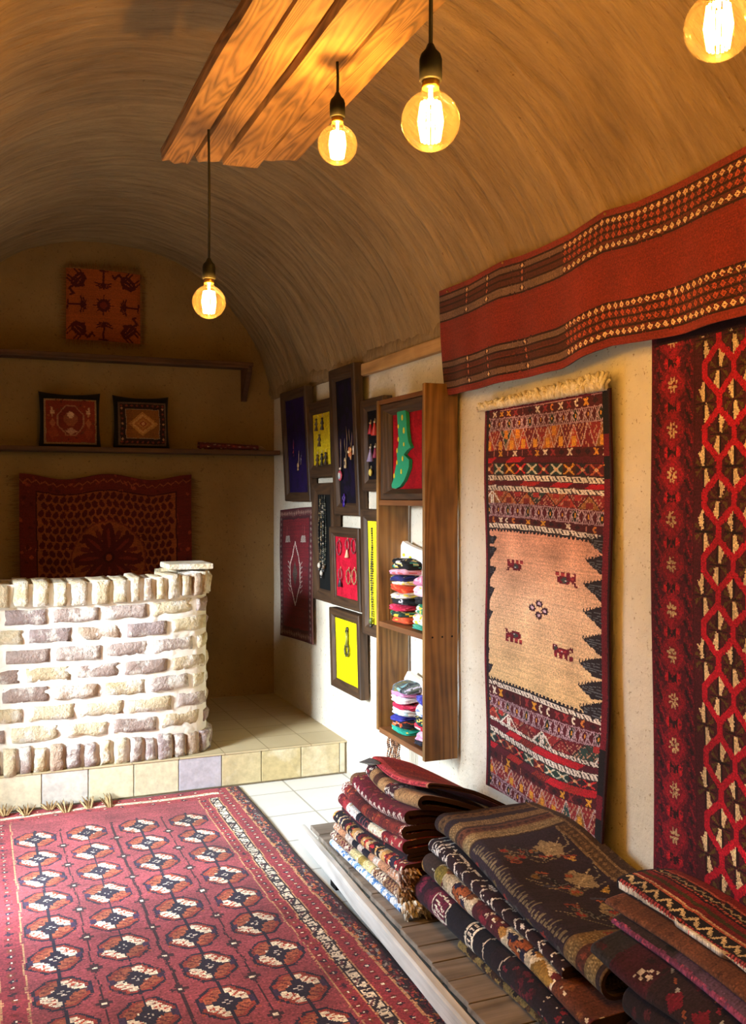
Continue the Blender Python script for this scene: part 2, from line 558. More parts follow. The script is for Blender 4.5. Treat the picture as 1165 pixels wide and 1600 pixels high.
def cell_id(x, seed=0):
    """A steady pseudo random number in 0..1 for each whole number in x."""
    return np.mod(np.sin((x + seed * 17.13) * 12.9898) * 43758.5453, 1.0)
def tri(x):
    return np.abs(np.mod(x, 1.0) * 2 - 1)

def cloth(name, cv, fn, thick, mat, parent=None, back=None, edge=None, loc=None):
    u = np.linspace(0, cv.w, cv.nu + 1); v = np.linspace(0, cv.h, cv.nv + 1)
    U, V = np.meshgrid(u, v)
    X, Y, Z = fn(U, V)
    P = np.stack([X + 0 * U, Y + 0 * U, Z + 0 * U], axis=-1)
    return link(name, grid_mesh(name, P, cv.a, thick, back, None, True, edge), mat, parent, loc)

# ================================================================== MATERIALS
M_vault = mat_vault()
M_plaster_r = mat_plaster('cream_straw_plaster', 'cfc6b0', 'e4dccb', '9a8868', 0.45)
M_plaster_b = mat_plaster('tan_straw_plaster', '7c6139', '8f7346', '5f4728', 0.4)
M_floor = mat_tiles('pale_floor_tiles', (0, 1), 0.34, 0.34, (0.12, 0.21), ('d4d4ce', 'cac9c4', 'c0bdb2'), '918d82', 0.005)
M_step = mat_tiles('step_top_tiles', (0, 1), 0.235, 0.235, (0.05, 0.0), ('b5a582', 'bfaf8c', '9c8b66'), '857452', 0.003)
M_riser = mat_attr('glazed_clay_riser_tiles', 0.5, 'e0d8c0', 6, (0.5, 0.75), 0.15, 30)
M_blocker = mat_plaster('dark_blocker_wall', '3e2f20', '4c3a28', '2c2016', 0.4)  # kept dark so the added outdoor wall bounces little light
M_grout = mat_plain('grout', 'b0a48c', 0.95)
M_brick = mat_attr('limewashed_brick', 0.9, 'e9e4da', 9, (0.50, 0.60), 1.0, 60)
M_mortar = mat_plain('white_lime_mortar', 'e9e4da', 0.95, 0, 0.10, 14, 0.6)
M_beam = mat_wood('old_pine_beam', 1, '2c190a', '75502a', '987244', 24, 0.75, 0.085, 8.0)
M_beam_side = mat_wood('dark_beam_side', 1, '3a2412', '54351a', '6d4722', 14, 0.8, 0.12)
M_trimwood = mat_wood('pale_trim_wood', 1, '8a6236', 'b58a55', 'cda46c', 10, 0.7, 0.12)
M_shelf_v = mat_wood('walnut_stained_upright', 2, '3e2611', '79502a', 'a2773f', 12, 0.5, 0.08, 6.0)
M_shelf_h = mat_wood('walnut_stained_shelf', 1, '4a2a14', '6b4122', '85552d', 8, 0.5, 0.12)
M_frame_v = mat_wood('dark_frame_wood', 2, '20130a', '382515', '523921', 12, 0.6, 0.1, 6.0)
M_darkwood = mat_wood('old_dark_shelf_wood', 0, '2c190a', '472a12', '5d3919', 9, 0.75, 0.1)
M_deck = mat_wood('weathered_deck_wood', 0, '4a3f33', '75685a', '94887a', 12, 0.85, 0.14)
M_rail = mat_wood('whitewashed_rail_wood', 1, '9a958c', 'bdb9b1', 'd5d2cb', 8, 0.85, 0.1)
M_black = mat_plain('black_bakelite', '0b0a09', 0.6, spec=0.15)
M_cord = mat_plain('black_cord', '1a1512', 0.8)
M_brass = mat_plain('brass_ferrule', 'c9a050', 0.35, 1.0, 0.1, 30, 0)
M_glass = mat_glass()
M_fil = mat_emit('glowing_filament', (1.0, 0.62, 0.22), 130.0)
M_cloth = mat_textile('woven_wool')
M_print = mat_textile('printed_cotton', 0.9, 600, 0.12, 0.05)
M_felt = mat_textile('display_felt', 0.95, 300, 0.2, 0.0)
M_jewel = mat_attr('jewellery', 0.4, None, 12, (0.4, 0.6), 0.1, 60)
M_knit = mat_attr('sock_knit', 0.9, None, 12, (0.4, 0.6), 0.25, 160)
M_tassel = mat_attr('wool_tassel', 0.95, None, 12, (0.4, 0.6), 0.5, 120)

# ================================================================== SETTING
def struct(name, mb, mat, parent=None):
    o = mb.build(name, mat, parent)
    if parent is None: o['kind'] = 'structure'
    return o

mb = MB(); mb.box((LX - 0.6, FY - 0.2, -0.12), (WX + 0.3, BY + 0.2, 0.0)); struct('floor', mb, M_floor)

def wavy_wall(name, P, mat, amp, axis, sgn, th):
    """A hand plastered wall: fine grid pushed in and out by noise."""
    nv, nu = P.shape[0] - 1, P.shape[1] - 1
    for j in range(nv + 1):
        for i in range(nu + 1):
            p = P[j, i]
            P[j, i, axis] += sgn * (mnoise.fractal(Vector(p) * 1.7, 0.8, 2.1, 4) * 0.5 + 0.15) * amp
    me = grid_mesh(name, P, np.full((nv, nu, 3), 0.5), th)
    o = link(name, me, mat); o['kind'] = 'structure'
    return o
def plane_grid(fn, us, vs_):
    return np.array([[fn(u, v) for u in us] for v in vs_], dtype=float)

VC_X, VC_Z, VR = 0.768, 2.034, 1.088
SPRING = 2.185
# right wall, back wall (each a plastered slab)
wavy_wall('wall_right', plane_grid(lambda u, v: (WX + 0.01, u, v), np.linspace(FY, BY + 0.1, 130), np.linspace(0.0, SPRING + 0.12, 44)), M_plaster_r, 0.012, 0, 1, -0.16)
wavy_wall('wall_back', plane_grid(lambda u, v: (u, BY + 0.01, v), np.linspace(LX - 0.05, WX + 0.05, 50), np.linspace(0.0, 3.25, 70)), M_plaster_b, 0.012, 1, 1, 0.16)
# left wall with the doorway the daylight comes through
mb = MB()
T = 0.22
mb.box((LX - T, FY, 0), (LX, DOOR_Y0, 2.3)); mb.box((LX - T, DOOR_Y1, 0), (LX, BY + 0.1, 2.3))
mb.box((LX - T, DOOR_Y0, DOOR_Z), (LX, DOOR_Y1, 2.3))
struct('wall_left', mb, M_plaster_r)
mb = MB(); mb.box((LX - 0.2, FY - 0.15, 0), (WX + 0.2, FY, 3.3)); struct('wall_front', mb, M_plaster_r)

# unseen wall, added outside the doorway to keep sky light off the back corner
mb = MB(); mb.box((-6.0, 1.95, -0.1), (LX - T, 2.2, 3.9)); struct('wall_sky_blocker', mb, M_blocker)
# barrel vault with shallow ridges where the arches of brick were plastered over
a0 = math.asin((SPRING - VC_Z) / VR) - 0.02
NA, NY = 150, 470
us = np.linspace(a0, PI - a0, NA + 1); ys = np.linspace(FY - 0.05, BY + 0.06, NY + 1)
P = np.zeros((NY + 1, NA + 1, 3)); UVW = np.zeros((NY + 1, NA + 1, 3))
for j, y in enumerate(ys):
    for i, a in enumerate(us):
        sk = y + 0.12 * (a - PI / 2) ** 2
        rid = mnoise.noise(Vector((a * 1.4, sk * 11.0, 0.3))) * 0.009 + mnoise.noise(Vector((a * 2.5, sk * 23, 4.0))) * 0.004
        rid += mnoise.fractal(Vector((a * 2.0, y * 2.0, 9.1)), 0.8, 2.0, 3) * 0.014
        r = VR + rid
        P[j, i] = (VC_X + r * math.cos(a), y, VC_Z + r * math.sin(a))
        UVW[j, i] = (a * VR, sk, 0)
me = grid_mesh('ceiling', P, np.full((NY, NA, 3), 0.5), 0.12)
at = me.attributes.new('arc', 'FLOAT_VECTOR', 'POINT')
fl = np.concatenate([UVW.reshape(-1, 3)] * 2).astype(np.float32)
at.data.foreach_set('vector', fl.ravel())
o = link('ceiling', me, M_vault); o['kind'] = 'structure'

# rough clay lip along the spring line of the vault, and the wooden strip below it
mb = MB(); mb.smooth = True
n = 160
V = []
for k in range(n + 1):
    y = 2.0 + (BY - 2.0) * k / n
    w = mnoise.fractal(Vector((y * 9, 0, 0)), 0.7, 2, 4) * 0.014
    d = 0.022 + mnoise.noise(Vector((y * 14, 3, 0))) * 0.010
    zz = SPRING + w
    V += [(WX + 0.05, y, zz - 0.012), (WX - d, y, zz), (WX - d - 0.004, y, zz + 0.03), (WX - 0.012, y, zz + 0.10), (WX + 0.05, y, zz + 0.10)]
F = []
for k in range(n):
    for q in range(4):
        F.append((k*5+q, k*5+q+1, (k+1)*5+q+1, (k+1)*5+q))
mb.add(V, F, (0.5, 0.45, 0.35), True)
me = mb.mesh('trim_2')
uvs = np.array([(0.2 + v[2], v[1], 0) for v in mb.v], dtype=np.float32)
at = me.attributes.new('arc', 'FLOAT_VECTOR', 'POINT'); at.data.foreach_set('vector', uvs.ravel())
o = link('trim_2', me, M_vault); o['kind'] = 'structure'

mb = MB()
mb.box((WX - 0.035, 2.0, 2.125), (WX + 0.0, 4.66, 2.185), 0.006)
struct('trim_1', mb, M_trimwood)

# raised step across the back of the room: body, riser tiles, top
mb = MB(); mb.box((LX, STEP_Y + 0.012, 0), (WX + 0.03, BY + 0.05, STEP_Z - 0.006)); st = struct('floor_step', mb, M_grout)
mb = MB()
edges = [LX, -0.15] + [onY(p, 1240, STEP_Y)[0] for p in (0, 65, 138, 209, 279, 346, 408, 470, 530)][1:] + [WX]
tcols = ['cfc8b0', 'd8d0b4', 'c8c4bc', 'd6cfae', 'd0c8a8', 'b4b0b8', 'bfb088', 'baa97c', 'c0b08a', 'c4bca4']
for k in range(len(edges) - 1):
    if edges[k + 1] - edges[k] < 0.01: continue
    mb.box((edges[k] + 0.002, STEP_Y - 0.004, 0.012), (edges[k + 1] - 0.002, STEP_Y + 0.014, STEP_Z - 0.004), 0.003, hx(tcols[k % len(tcols)]))
struct('riser_tiles', mb, M_riser, st)
mb = MB(); mb.box((LX, STEP_Y - 0.008, STEP_Z - 0.008), (WX + 0.03, BY + 0.05, STEP_Z), 0.003); struct('step_tiles', mb, M_step, st)

# ================================================================== BRICK COUNTER
counter = thing('brick_counter', 'curved white-washed brick counter with a row of upright bricks along its top', 'counter', (0.4, 5.05, STEP_Z))
pth = [(LX + 0.01, 4.905), (0.80, 4.905)]
cx0, R1 = 0.80, 0.85
for k in range(1, 13):
    a = 0.30 * k / 12
    pth.append((cx0 + R1 * math.sin(a), 4.905 + R1 * (1 - math.cos(a))))
hx0, hy0 = pth[-1]; r2 = 0.12
ccx, ccy = hx0 - r2 * math.sin(0.30), hy0 + r2 * math.cos(0.30)
for k in range(1, 17):
    a = 0.30 + (PI / 2 - 0.30) * k / 16
    pth.append((ccx + r2 * math.sin(a), ccy - r2 * math.cos(a)))
pth.append((pth[-1][0], 5.30))
PX = np.array(pth); seg = np.hypot(*np.diff(PX, axis=0).T); CUM = np.concatenate([[0], np.cumsum(seg)]); LEN = CUM[-1]
def along(s):
    s = min(max(s, 0), LEN - 1e-6); i = int(np.searchsorted(CUM, s, 'right') - 1); i = min(i, len(seg) - 1)
    t = (s - CUM[i]) / seg[i]
    p = PX[i] * (1 - t) + PX[i + 1] * t; d = (PX[i + 1] - PX[i]) / seg[i]
    return p, d
def rise(s):       # the top of the counter climbs a little at its rounded end
    return 0.03 * max(0.0, min(1.0, (s - 0.9) / 0.6))
def brick(mb, s0, s1, z0, z1, dep, out, col, seed, nz=3, ns=6, rough=0.006):
    """One worn brick: its face follows the wall's curve, edges rounded, faces chipped by noise."""
    nd_ = 2
    def P(i, j, k):      # i along 0..ns, j depth 0..nd, k height 0..nz
        s = s0 + (s1 - s0) * i / ns; z = z0 + (z1 - z0) * k / nz
        p, d = along(s); nrm = Vector((d[1], -d[0], 0))
        ed = (i in (0, ns)) + (k in (0, nz)) + (j == 0)
        o = out - dep * j / nd_
        q = Vector((p[0], p[1], z + rise(s) * (z0 - STEP_Z) / 0.9)) + nrm * o
        w = Vector((s * 9 + seed, z * 14, j * 1.3 + seed * 0.37))
        nn = Vector((mnoise.noise(w * 1.9), mnoise.noise(w * 1.9 + Vector((9, 0, 0))), mnoise.noise(w * 1.9 + Vector((0, 9, 0)))))
        q += nn * rough
        if j == 0:
            q += nrm * mnoise.fractal(w * 2.4, 0.7, 2.1, 3) * rough * 0.9
            if ed >= 2: q -= nrm * 0.006
            if i == 0 or i == ns: 
                t = Vector((d[0], d[1], 0)); q += t * (0.004 if i == 0 else -0.004)
            if k == 0 or k == nz: q.z += 0.004 if k == 0 else -0.004
        return q
    V = []; ID = {}
    def vid(i, j, k):
        if (i, j, k) not in ID: ID[(i, j, k)] = len(V); V.append(P(i, j, k))
        return ID[(i, j, k)]
    F = []
    for i in range(ns):
        for k in range(nz):
            F.append((vid(i,0,k), vid(i+1,0,k), vid(i+1,0,k+1), vid(i,0,k+1)))
    for i in range(ns):
        for j in range(nd_):
            F.append((vid(i,j,nz), vid(i+1,j,nz), vid(i+1,j+1,nz), vid(i,j+1,nz)))
            F.append((vid(i,j,0), vid(i,j+1,0), vid(i+1,j+1,0), vid(i+1,j,0)))
    for k in range(nz):
        for j in range(nd_):
            F.append((vid(0,j,k), vid(0,j,k+1), vid(0,j+1,k+1), vid(0,j+1,k)))
            F.append((vid(ns,j,k), vid(ns,j+1,k), vid(ns,j+1,k+1), vid(ns,j,k+1)))
    mb.add(V, F, col, True)
BCOL = ['d2c3a0', 'c8b794', 'a8958c', 'b49c86', 'd4c6a6', '9c8a86', 'beaa8a', 'ccbb9a', 'b09f96', 'a08c82', 'c8b48e']
rr = random.Random(5)
base_top, cap_bot, cap_top = 0.315, 0.975, 1.095
mb = MB(); s = 0.0; k = 0                                          # bottom course of upright bricks
while s < LEN - 0.03:
    w = rr.uniform(0.062, 0.086)
    brick(mb, s + 0.006, min(s + w, LEN) - 0.006, STEP_Z - 0.004, base_top - rr.uniform(0.01, 0.022), 0.10, 0.022 + rr.uniform(0, 0.014), hx(rr.choice(BCOL)), k * 3.1, 4, 3, 0.010)
    s += w; k += 1
mb.build('base_course', M_brick, counter)
mb = MB(); rows = 7; ph = (cap_bot - base_top) / rows                # seven courses of stretchers
for r in range(rows):
    z0 = base_top + r * ph + 0.010; z1 = z0 + ph - 0.021
    s = -0.14 * (r % 2) - rr.uniform(0, 0.05)
    while s < LEN - 0.04:
        w = rr.uniform(0.222, 0.245)
        if s > 1.28: w = rr.uniform(0.10, 0.2)
        if s + w > 0.03:
            brick(mb, max(s, 0) + 0.012, min(s + w, LEN) - 0.012, z0 + rr.uniform(-0.003, 0.003), z1 + rr.uniform(-0.004, 0.003), 0.09, 0.006 + rr.uniform(-0.003, 0.006), hx(rr.choice(BCOL)), r * 31 + k, 3, 7, 0.0088)
        s += w; k += 1
mb.build('brick_courses', M_brick, counter)
mb = MB(); s = 0.0                                                  # cap of upright bricks
while s < LEN - 0.03:
    w = rr.uniform(0.078, 0.108) if s < 1.0 else rr.uniform(0.055, 0.075)
    brick(mb, s + 0.007, min(s + w, LEN) - 0.007, cap_bot + rr.uniform(-0.006, 0.004), cap_top + rr.uniform(-0.010, 0.006), 0.26, 0.024 + rr.uniform(0, 0.008), hx(rr.choice(BCOL[:2] + BCOL[3:5] + BCOL[6:8] + BCOL[10:])), k * 1.7, 4, 3, 0.008)
    s += w; k += 1
mb.build('cap_course', M_brick, counter)
# mortar core between the courses, bulging a little out of the joints
cv_pts = [along(q)[0] for q in np.linspace(0, LEN, 90)]
inner = [(LX + 0.01, 5.26), (pth[-1][0] - 0.02, 5.26)]
poly = [(p[0], p[1] + 0.004) for p in cv_pts] + [(pth[-1][0] - 0.02, 5.29), (LX + 0.01, 5.29)]
mb = MB()
nz_ = 60; V = []; nS = 130
for kz in range(nz_ + 1):
    z = STEP_Z + (1.085 - STEP_Z) * kz / nz_
    for i in range(nS + 1):
        s = LEN * i / nS; p, d = along(s); nrm = (d[1], -d[0])
        b = mnoise.fractal(Vector((s * 16, z * 22, 5.0)), 0.7, 2.0, 4) * 0.009 - 0.005
        V.append((p[0] + nrm[0] * b, p[1] + nrm[1] * b, z + rise(s) * (z - STEP_Z) / 0.9))
F = [(j*(nS+1)+i, j*(nS+1)+i+1, (j+1)*(nS+1)+i+1, (j+1)*(nS+1)+i) for j in range(nz_) for i in range(nS)]
mb.add(V, F, None, True)
mb.prism_z(poly, STEP_Z, 1.08)
mb.build('mortar_core', M_mortar, counter)
mb = MB(); mb.box((0.93, 5.00, 1.125), (1.165, 5.26, 1.155), 0.008, hx('d8c8a4'))
mb.build('cap_slab', M_brick, counter)

# ================================================================== BEAM AND LAMPS
BZ = 2.55
beam = thing('ceiling_beam', 'rough pine beam of four boards running under the vault and carrying the bulbs', 'beam', (0.73, 1.0, BZ))
beam['kind'] = 'thing'
def plank(x0, x1, y1, z0, z1, seed, mat, skew=0.0):
    mb = MB(); n = 70; m = 10; V = []; F = []
    for i in range(n + 1):
        y = FY + 0.02 + (y1 - FY - 0.02) * i / n
        for k in range(m):
            q = k / (m - 2) if k < m - 1 else None
            row = [(x0, z1), (x0, (z0+z1)/2), (x0 + 0.005, z0)] + [(x0 + (x1-x0)*t, z0) for t in (0.25, 0.5, 0.75)] + [(x1 - 0.005, z0), (x1, (z0+z1)/2), (x1, z1), ((x0+x1)/2, z1)]
            x, z = row[k]
            e = mnoise.noise(Vector((x * 8 + seed, y * 2.0, z * 5)))
            yy = y
            if i == n: yy += mnoise.noise(Vector((x * 60 + seed, z * 30, 2))) * 0.05 + skew * (x - x0)
            V.append((x + e * 0.006, yy, z + mnoise.noise(Vector((x * 14 + seed, y * 3, 7))) * 0.006))
    for i in range(n):
        for k in range(m):
            F.append((i*m+k, i*m+(k+1) % m, (i+1)*m+(k+1) % m, (i+1)*m+k))
    F.append(tuple(range(m))); F.append(tuple(n*m+k for k in range(m-1, -1, -1)))
    mb.add(V, F, None, False)
    return mb.build('plank', mat, beam)
plank(0.535, 0.625, 3.00, BZ, BZ + 0.036, 1.0, M_beam)
plank(0.630, 0.712, 2.97, BZ + 0.004, BZ + 0.04, 5.0, M_beam)
plank(0.717, 0.832, 2.95, BZ - 0.002, BZ + 0.038, 9.0, M_beam)
plank(0.838, 0.935, 2.93, BZ + 0.010, BZ + 0.04, 14.0, M_beam, -0.9)
mb = MB(); mb.box((0.645, FY + 0.02, BZ + 0.034), (0.84, 2.72, BZ + 0.19), 0.006); mb.build('hidden_shade_spine', M_beam_side, beam)  # hidden spine joining the planks, made taller to shade the vault above

def pendant(c, R, top_z, label, power=1.0):
    cx, cy, cz = c
    k = R / 0.0475
    t = thing('pendant_bulb', label, 'light bulb', (cx, cy, cz - R), 'bare globe bulbs hanging from the beam')
    neck = cz + R * 0.90
    sk0 = cz + R * 1.36; sk1 = sk0 + 0.052 * k
    mb = MB(); mb.tube([(cx, cy, sk1 + 0.005), (cx + 0.001, cy, (sk1 + top_z) / 2), (cx - 0.001, cy, top_z + 0.012)], 0.0036, 8); mb.build('cord', M_cord, t)
    mb = MB(); mb.lathe([(0.0155*k, 0), (0.0185*k, 0.002), (0.0185*k, 0.034*k), (0.016*k, 0.043*k), (0.009*k, 0.051*k), (0.005, 0.06*k)], (cx, cy, sk0), 24); mb.build('socket', M_black, t)
    mb = MB(); mb.lathe([(0.0135*k, 0), (0.0145*k, 0.004), (0.0135*k, 0.008), (0.0145*k, 0.014)], (cx, cy, sk0 - 0.012*k), 20); mb.build('ferrule', M_brass, t)
    mb = MB()
    pr = []
    for q in range(0, 21):
        a = PI - q / 20 * (PI - 0.34)
        pr.append((max(R * math.sin(a), 0.0005), R * math.cos(a)))
    pr += [(R * 0.32, R * 1.02), (R * 0.29, R * 1.12), (R * 0.285, R * 1.24)]
    mb.lathe(pr, (cx, cy, cz), 32); g = mb.build('glass_globe', M_glass, t)
    mb = MB(); nf = 14; pts = []
    for q in range(nf):                                           # squirrel-cage filament
        a = 2 * PI * q / nf
        x, y = math.cos(a), math.sin(a)
        r1, r2_ = R * 0.42, R * 0.35
        mb.tube([(cx + x*r2_*0.9, cy + y*r2_*0.9, cz + R*0.62), (cx + x*r1*0.95, cy + y*r1*0.95, cz), (cx + x*r2_*0.85, cy + y*r2_*0.85, cz - R*0.66)], 0.0021 * k, 6)
    mb.tube([(cx, cy, cz + R * 0.6), (cx, cy, cz + R * 1.2)], 0.0035 * k, 8)
    mb.build('filament', M_fil, g)
    l = bpy.data.lights.new('bulb_light', 'POINT'); l.energy = BULB_W * power; l.color = BULB_COL; l.shadow_soft_size = R * 0.35
    lo = bpy.data.objects.new('bulb_light', l); C.objects.link(lo); lo.parent = t
    lo.location = Vector((cx, cy, cz - 0.1 * R)) - Vector(t.location)
    return t
pendant((0.618, 2.71, 2.059), 0.0475, BZ, 'lit globe bulb lowest on the longest cord, near the back wall')
pendant((0.803, 2.157, 2.346), 0.0475, BZ, 'lit globe bulb on the shortest cord, close under the beam')
pendant((0.680, 1.396, 2.108), 0.0475, BZ, 'large lit globe bulb in front of the bare vault, third from the back')
pendant((0.915, 1.005, 2.128), 0.0445, BZ, 'lit globe bulb cut off by the top corner, above the long red band', 0.7)

# ================================================================== FLOOR RUG
def make_floor_rug():
    x0, x1, y0, y1 = 0.02, 1.256, 1.55, 4.855
    c = Cv(x1 - x0, y1 - y0, 0.0055, '8c3e44')
    W, H = c.w, c.h
    U = lambda x: x - x0
    Vv = lambda y: y - y0
    # abrash in the red dye, row by row
    sh = np.interp(c.v, np.linspace(0, H, 14), [1, .97, 1.04, .95, 1.02, .96, 1.05, 1.0, .94, 1.03, .98, 1.06, 1, 1.02])
    c.a *= sh[:, None, None]
    navy, cream, rust, tan, dk, org = '241a2c', 'e2d2b8', '8a3428', 'b88a62', '341a22', '9a5238'
    def mini(cu, cv, col, r=0.010):
        c.rect(cu - r, cv - r * .35, cu + r, cv + r * .35, col); c.rect(cu - r * .45, cv - r, cu + r * .45, cv + r, col)
        c.rect(cu - r * .25, cv - r * .25, cu + r * .25, cv + r * .25, cream)
    cols = [0.245, 0.462, 0.690, 0.915]
    fx0, fx1 = 0.135, 1.015
    # minor columns
    for mx in [0.352, 0.575, 0.803]:
        c.rect(U(mx) - .003, 0.1, U(mx) + .003, Vv(4.53), dk)
        for k in range(14):
            yy = 4.435 - 0.235 * k - 0.115
            if Vv(yy) < 0.05: break
            mini(U(mx), Vv(yy), '3c2026', .026)
            for q in range(7):
                for sg in (-1, 1):
                    c.line([(U(mx) + sg * .03, Vv(yy) + .06 + q * .015), (U(mx) + sg * .048, Vv(yy) + .068 + q * .015)], .0065, 'a04a28')
    def gul(gx, gy):
        u, v = U(gx), Vv(gy)
        c.oct(u, v, .086, .098, navy, 1.42); c.oct(u, v, .078, .089, rust, 1.40)
        c.oct(u, v, .068, .078, org, 1.38)
        w = c.win(u - .068, v - .078, u + .068, v + .078)        # quartered: two cream quadrants, two rust ones
        a, b = (c.U[w] - u), (c.V[w] - v)
        inside = np.abs(a) / .068 + np.abs(b) / .078 < 1.36
        c.a[w][inside & (a * b > 0)] = c.c(cream)
        for sa, sb in ((1, 1), (-1, -1), (1, -1), (-1, 1)):
            f = 'a8452f' if sa * sb > 0 else '6a2a26'
            for (p, q) in ((.022, .056), (.046, .024), (.038, .046), (.024, .034)):
                c.line([(u + sa * p, v + sb * q), (u + sa * (p + .012), v + sb * (q + .004))], .007, f)
            c.rect(min(u + sa * .014, u + sa * .03), min(v + sb * .012, v + sb * .024), max(u + sa * .014, u + sa * .03), max(v + sb * .012, v + sb * .024), cream if sa*sb < 0 else rust)
        c.rect(u - .070, v - .0028, u + .070, v + .0028, navy); c.rect(u - .005, v - .12, u + .005, v + .12, navy)
        c.oct(u, v, .030, .034, navy, 1.5); c.rect(u - .042, v - .012, u + .042, v + .012, navy); c.rect(u - .015, v - .050, u + .015, v + .050, navy)
        for sa in (-1, 1):
            c.rect(u + sa * .010 - .004, v - .003, u + sa * .010 + .004, v + .004, 'cdbfb0')
            c.rect(u - .004, v + sa * .012 - .003, u + .004, v + sa * .012 + .003, 'cdbfb0')
            c.rect(u + sa * .074 - .009, v - .018, u + sa * .074 + .009, v + .018, '3a2440')
    for gx in cols:
        for k in range(13):
            gy = 4.435 - 0.235 * k
            if Vv(gy) > .08: gul(gx, gy)
    # side borders, listed outward from the field: (width, kind)
    def stripe_v(ua, ub, kind, step=0.05):
        lo, hi = min(ua, ub), max(ua, ub); w = hi - lo; mid = (lo + hi) / 2
        if kind == 'tan': c.rect(lo, 0, hi, H, tan)
        elif kind == 'dark': c.rect(lo, 0, hi, H, navy)
        elif kind == 'motif':
            c.rect(lo, 0, hi, H, '8a3038'); k = 0; v = step / 2
            while v < H:
                col = ['3a1a26', '6e2020', '2c1a30', '7a3a2a'][k % 4]
                mini(mid, v, col, min(.013, w * .36)); v += step; k += 1
        elif kind == 'zig':
            c.rect(lo, 0, hi, H, '2c2028')
            k = 0; v = 0.0
            while v < H:
                a, b = lo + w * .12, hi - w * .12
                c.rect(a, v + .006, b, v + .058, 'd2c6b0')
                if k % 2 == 0: c.line([(a, v + .006), (b, v + .056)], .011, '2a2028'); c.line([(a, v + .030), (a + w * .4, v + .056)], .007, '5a3038')
                else: c.line([(a, v + .020), (b - w * .3, v + .020)], .008, '2a2028'); c.line([(a + w * .2, v + .044), (b, v + .044)], .008, '2a2028')
                v += .064; k += 1
        elif kind == 'fleck':
            c.rect(lo, 0, hi, H, '4a2028')
            for k in range(int(H / .0032)):
                u = lo + w * random.random(); v = random.random() * H
                c.line([(u, v), (u + random.uniform(-.012, .012), v + random.uniform(.006, .02))], .007, random.choice(['b8703c', '8a3434', '26202a', '8a8078', '9a3a3c', '1c1a22', '5a4a48', '30242c', 'a04a34', '241c24']))
    edge = U(1.012)
    for w, kd in ((.008, 'tan'), (.042, 'motif'), (.008, 'tan'), (.042, 'zig'), (.008, 'tan'), (.064, 'motif'), (.009, 'tan'), (.046, 'fleck')):
        stripe_v(edge, edge + w, kd, .042); edge += w
    c.rect(W - .014, 0, W, H, '2a161a')
    edge = U(0.152)
    for w, kd in ((.007, 'tan'), (.072, 'motif'), (.007, 'tan'), (.034, 'zig'), (.012, 'motif')):
        stripe_v(edge, edge - w, kd, .042); edge -= w
    # far border
    t = H
    for w, kd in ((.012, 'dk'), (.052, 'mot'), (.006, 'tan'), (.024, 'zig'), (.006, 'tan'), (.05, 'mot2')):
        a = t - w
        lo_u, hi_u = 0, W - .12
        if kd == 'dk': c.rect(0, a, W, t, '5a1e28')
        elif kd == 'tan': c.rect(0, a, hi_u, t, tan)
        elif kd == 'zig':
            c.rect(0, a, hi_u, t, 'dccdb6')
            for k in range(int(hi_u / .045)): c.rect(k * .045, a + .004, k * .045 + .022, a + .011, '4a2a34')
        else:
            c.rect(0, a, hi_u, t, '8e343a')
            for k in range(int(hi_u / .075)): mini(.03 + k * .075, (a + t) / 2, ['3a1a26', '7a2a28'][k % 2], .013)
        t = a
    c.grain(.10, .035, .45)
    def fn(u, v):
        z = 0.010 + 0.0025 * np.sin(u * 9 + v * 3) + 0.002 * np.sin(v * 7 - u * 4)
        x = x0 + u + 0.006 * np.sin(v * 2.2) * (u / W)
        y = y0 + v + np.where(v > H - .35, (v - H + .35) / .35, 0) * (0.004 * np.sin(u * 8))
        return x, y, z
    rug = thing('floor_rug', 'large red patterned rug with rows of octagons lying on the tiled floor', 'rug', (0.64, 3.2, 0))
    cloth('pile_field', c, fn, 0.008, M_cloth, rug, back=hx('7a4a40'), edge=hx('5a2a2a'))
    for k, (px, py) in enumerate(((8, 1263), (40, 1262), (78, 1254), (103, 1258), (140, 1252), (172, 1250))):
        mb = MB(); bx, by, _ = onZ(px, py + 12, 0.012)
        by = min(by, 4.858)
        for q in range(20):
            dx = random.uniform(-.03, .03); 
            tip = (bx + dx * 1.5 + random.uniform(-.012, .012), STEP_Y - 0.010 - random.uniform(0, .012), .012 + random.uniform(.010, .042) * (1 - abs(dx) * 14))
            mb.tube([(bx + dx * .4, by - .004, .014), ((bx + dx + tip[0]) / 2, (by + tip[1]) / 2, tip[2] * .75 + .008), tip], [.0032, .0026, .001], 4, hx(random.choice(['a98a5c', '8a6a42', 'c4a878', '70502e'])))
        mb.build('tassel', M_tassel, rug)
make_floor_rug()

